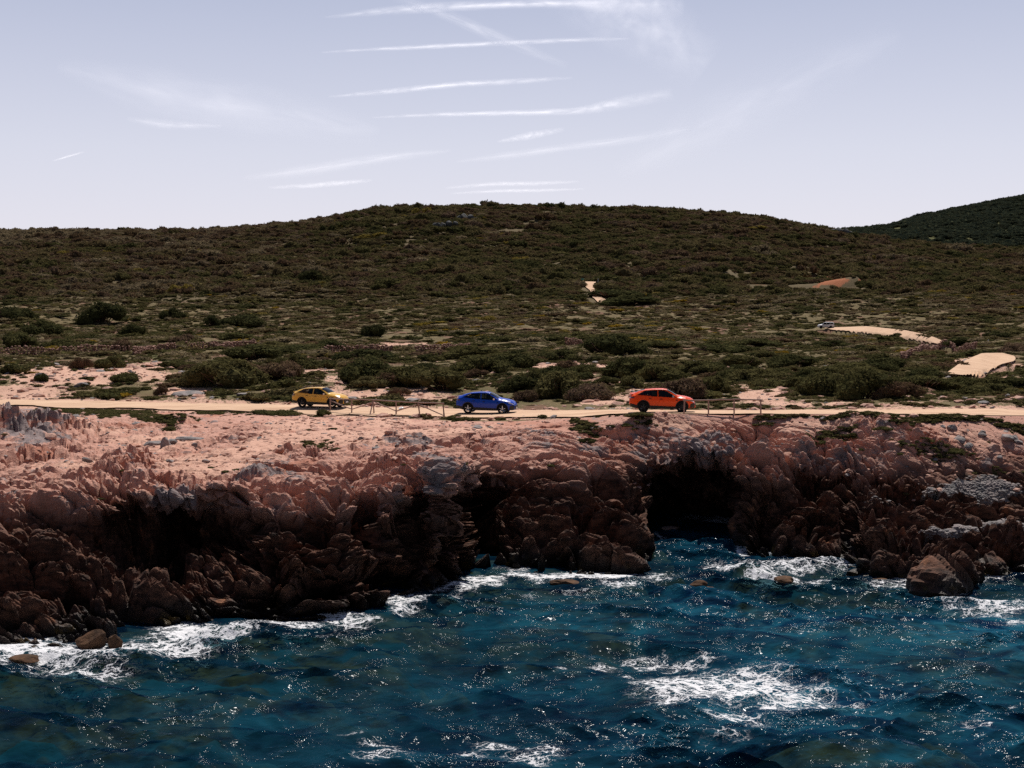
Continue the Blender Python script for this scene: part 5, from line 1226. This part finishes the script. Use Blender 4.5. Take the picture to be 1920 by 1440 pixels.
# small posts far away
def far_post(px, y, h, mat, label, board=0):
    Y, z = vis_hit(px, y); X = float(px2a(px))*Y; m = Y/F; z = gz(X, Y); t = empty('marker_post', (X, Y, z)); tag(t, label, 'post')
    mb = MB(); mb.tube((0, 0, -.2), (0, 0, h*m), .12, .10, 8); link('pole', mb.mesh('pole'), t, mat)
    if board: mb = MB(); mb.box((0, -.15, h*m), (board*m, .08, 3*m)); link('board', mb.mesh('board'), t, mat)
M_white = plain('white_paint_post', (.75, .75, .75), .6)
far_post(1853, 646, 9, M_white, 'short white marker post on the heath at the right')
far_post(1092, 531, 7, plain('green_sign', (.05, .22, .18), .6), 'tiny green sign left of the top of the pale path', 6)
far_post(1121, 531, 9, M_white, 'tiny pale post right of the top of the pale path')
o = link('stone', stone_mesh('stone', 901, .7, 2), None, M_plate); o.scale = (.28, .25, .25); _Y = 126.5; _x = float(px2a(752))*_Y; o.location = (_x, _Y, gz(_x, _Y)+.1); tag(o, 'small white stone beyond the track behind the slanted fence', 'stone')

# ------------------------------------------------------------------ vapour trails and high cloud
def cloud_mat(name, soft, amt, streak):
    m, nt, out = new_mat(name); N = NT(nt)
    uv = N.n('ShaderNodeTexCoord').outputs['UV']; sp = N.n('ShaderNodeSeparateXYZ'); N.l(uv, sp.inputs[0])
    vv = N.math('ABSOLUTE', N.math('SUBTRACT', N.math('MULTIPLY', sp.outputs[1], 2), 1)); across = N.math('POWER', N.math('SUBTRACT', 1, vv, clamp=True), soft)
    uu = N.math('ABSOLUTE', N.math('SUBTRACT', N.math('MULTIPLY', sp.outputs[0], 2), 1)); along = N.math('POWER', N.math('SUBTRACT', 1, uu, clamp=True), .55)
    mp = N.n('ShaderNodeMapping'); N.l(uv, mp.inputs[0]); mp.inputs['Scale'].default_value = streak; oi = N.n('ShaderNodeObjectInfo'); N.l(oi.outputs['Random'], mp.inputs['Location'])
    n = N.noise(mp.outputs[0], 2.2, 4, .5, .3)
    a = N.math('MULTIPLY', N.math('MULTIPLY', across, along), N.math('MULTIPLY', N.step(n, .05, .95), amt), clamp=True)
    tr = N.n('ShaderNodeBsdfTransparent'); d = N.n('ShaderNodeBsdfTranslucent'); d.inputs[0].default_value = (.96, .96, 1, 1); e = N.n('ShaderNodeEmission'); e.inputs[0].default_value = (.93, .93, 1, 1); e.inputs[1].default_value = .30  # small glow added in place of sunlight scattered forward by the cloud
    ad = N.n('ShaderNodeAddShader'); N.l(d.outputs[0], ad.inputs[0]); N.l(e.outputs[0], ad.inputs[1])
    mx = N.n('ShaderNodeMixShader'); N.l(a, mx.inputs[0]); N.l(tr.outputs[0], mx.inputs[1]); N.l(ad.outputs[0], mx.inputs[2]); N.l(mx.outputs[0], out.inputs['Surface'])
    return m
M_trail = cloud_mat('vapour_trail', 1.35, .56, (9, 1.2, 1)); M_wisp2 = cloud_mat('faint_trail', 1.1, .42, (9, 1.2, 1)); M_wisp = cloud_mat('thin_cirrus', 1.3, .24, (4, 2.2, 1))
ALT = 2500.0
def ribbon(name, label, cat, pts, mat, group, alt=ALT):
    """pts: (px, row, half width in rows); laid out level at the height of the high cloud"""
    P = np.array(pts, float); n = 48; t = np.linspace(0, len(P)-1, n); px = np.interp(t, range(len(P)), P[:, 0]); y = np.interp(t, range(len(P)), P[:, 1]); w = np.interp(t, range(len(P)), P[:, 2])
    px = blur(px, 2, 0); y = blur(y, 3, 0); m = 9; V = []; UV = []
    dx = np.gradient(px); dy = np.gradient(y); l = np.sqrt(dx*dx+dy*dy); nx_, ny_ = -dy/l, dx/l
    for j in range(m):
        u = -1+2*j/(m-1)
        for i in range(n):
            q = (px[i]+nx_[i]*w[i]*u, y[i]+ny_[i]*w[i]*u); tt = (q[1]-720)/F; Y = (CAMZ-alt)*(cP-tt*sP)/(sP+tt*cP)
            fwd = Y*cP-(alt-CAMZ)*sP; V.append(((q[0]-960)/F*fwd, Y, alt)); UV.append((i/(n-1), j/(m-1)))
    Q = grid_quads(m, n); me = mesh_np(name, np.array(V), Q, True, [mat]); uvl = me.uv_layers.new(name='UVMap')
    uvl.data.foreach_set('uv', np.array(UV, dtype=np.float32)[Q.ravel()].ravel())
    o = link(name, me); o.visible_shadow = True; return tag(o, label, cat, group)
T = 'vapour trails in the sky'
ribbon('vapour_trail', 'long bright trail crossing the upper middle of the sky', 'vapour trail', [(595,99,2),(680,93,4),(800,88,6),(950,80,6),(1080,75,6),(1190,72,3)], M_trail, T)
ribbon('vapour_trail', 'second bright trail, short, below the longest one', 'vapour trail', [(610,182,2),(690,175,6),(780,166,7),(870,157,7),(980,152,7),(1080,145,3)], M_trail, T)
ribbon('vapour_trail', 'third trail, feathering out at its right end', 'vapour trail', [(690,221,2),(800,215,5),(900,213,6),(1080,209,8),(1150,196,14),(1270,172,16)], M_trail, T)
ribbon('vapour_trail', 'wide topmost trail leaving the frame at the top', 'vapour trail', [(600,34,2),(700,22,9),(800,14,12),(930,9,10),(1060,5,12),(1200,8,26),(1290,10,30)], M_trail, T)
ribbon('vapour_trail', 'steep diffuse trail slanting down from the top edge', 'vapour trail', [(730,-8,10),(800,14,12),(860,38,13),(920,64,15),(990,92,13),(1070,128,8)], M_wisp, T)
ribbon('vapour_trail', 'tiny short trail low in the sky at the left', 'vapour trail', [(98,302,1.5),(125,294,2.5),(160,284,2)], M_trail, T)
ribbon('vapour_trail', 'upper of two thin trails just above the ridge', 'vapour trail', [(830,353,3),(920,345,5),(1010,344,5),(1090,340,3)], M_wisp2, T)
ribbon('vapour_trail', 'lower of two thin trails just above the ridge', 'vapour trail', [(840,363,2),(930,358,4),(1020,357,4),(1100,354,2)], M_wisp2, T)
ribbon('vapour_trail', 'faint wavy trail left of centre in the lower sky', 'vapour trail', [(450,335,6),(560,322,14),(680,302,13),(770,290,10),(850,282,4)], M_wisp, T)
ribbon('vapour_trail', 'small faint trail below the wavy one', 'vapour trail', [(500,352,3),(580,348,6),(650,342,6),(700,338,3)], M_wisp2, T)
ribbon('vapour_trail', 'faint smudge of a trail at the left of the sky', 'vapour trail', [(235,222,5),(300,233,12),(360,236,9),(420,236,3)], M_wisp, T)
ribbon('vapour_trail', 'faint curved trail right of centre in the lower sky', 'vapour trail', [(850,304,3),(950,292,10),(1050,278,9),(1180,262,12),(1300,240,8)], M_wisp, T)
ribbon('vapour_trail', 'short faint double streak above the curved trail', 'vapour trail', [(930,266,3),(990,255,9),(1060,242,5)], M_wisp2, T)
ribbon('cirrus_cloud', 'thin veil of cirrus fanning out at the top centre', 'cloud', [(1040,-30,60),(1140,20,75),(1240,60,80),(1330,130,60)], M_wisp, None, ALT+40)
ribbon('cirrus_cloud', 'faint broad cirrus veil across the left of the sky', 'cloud', [(100,120,20),(300,175,60),(500,210,60),(720,250,30)], cloud_mat('faint_cirrus', 1.4, .18, (3, 2, 1)), None, ALT+60)
ribbon('cirrus_cloud', 'faint broad cirrus veil right of the trails', 'cloud', [(1150,330,20),(1300,250,60),(1480,160,70),(1700,60,40)], cloud_mat('fainter_cirrus', 1.4, .12, (3, 2, 1)), None, ALT+80)
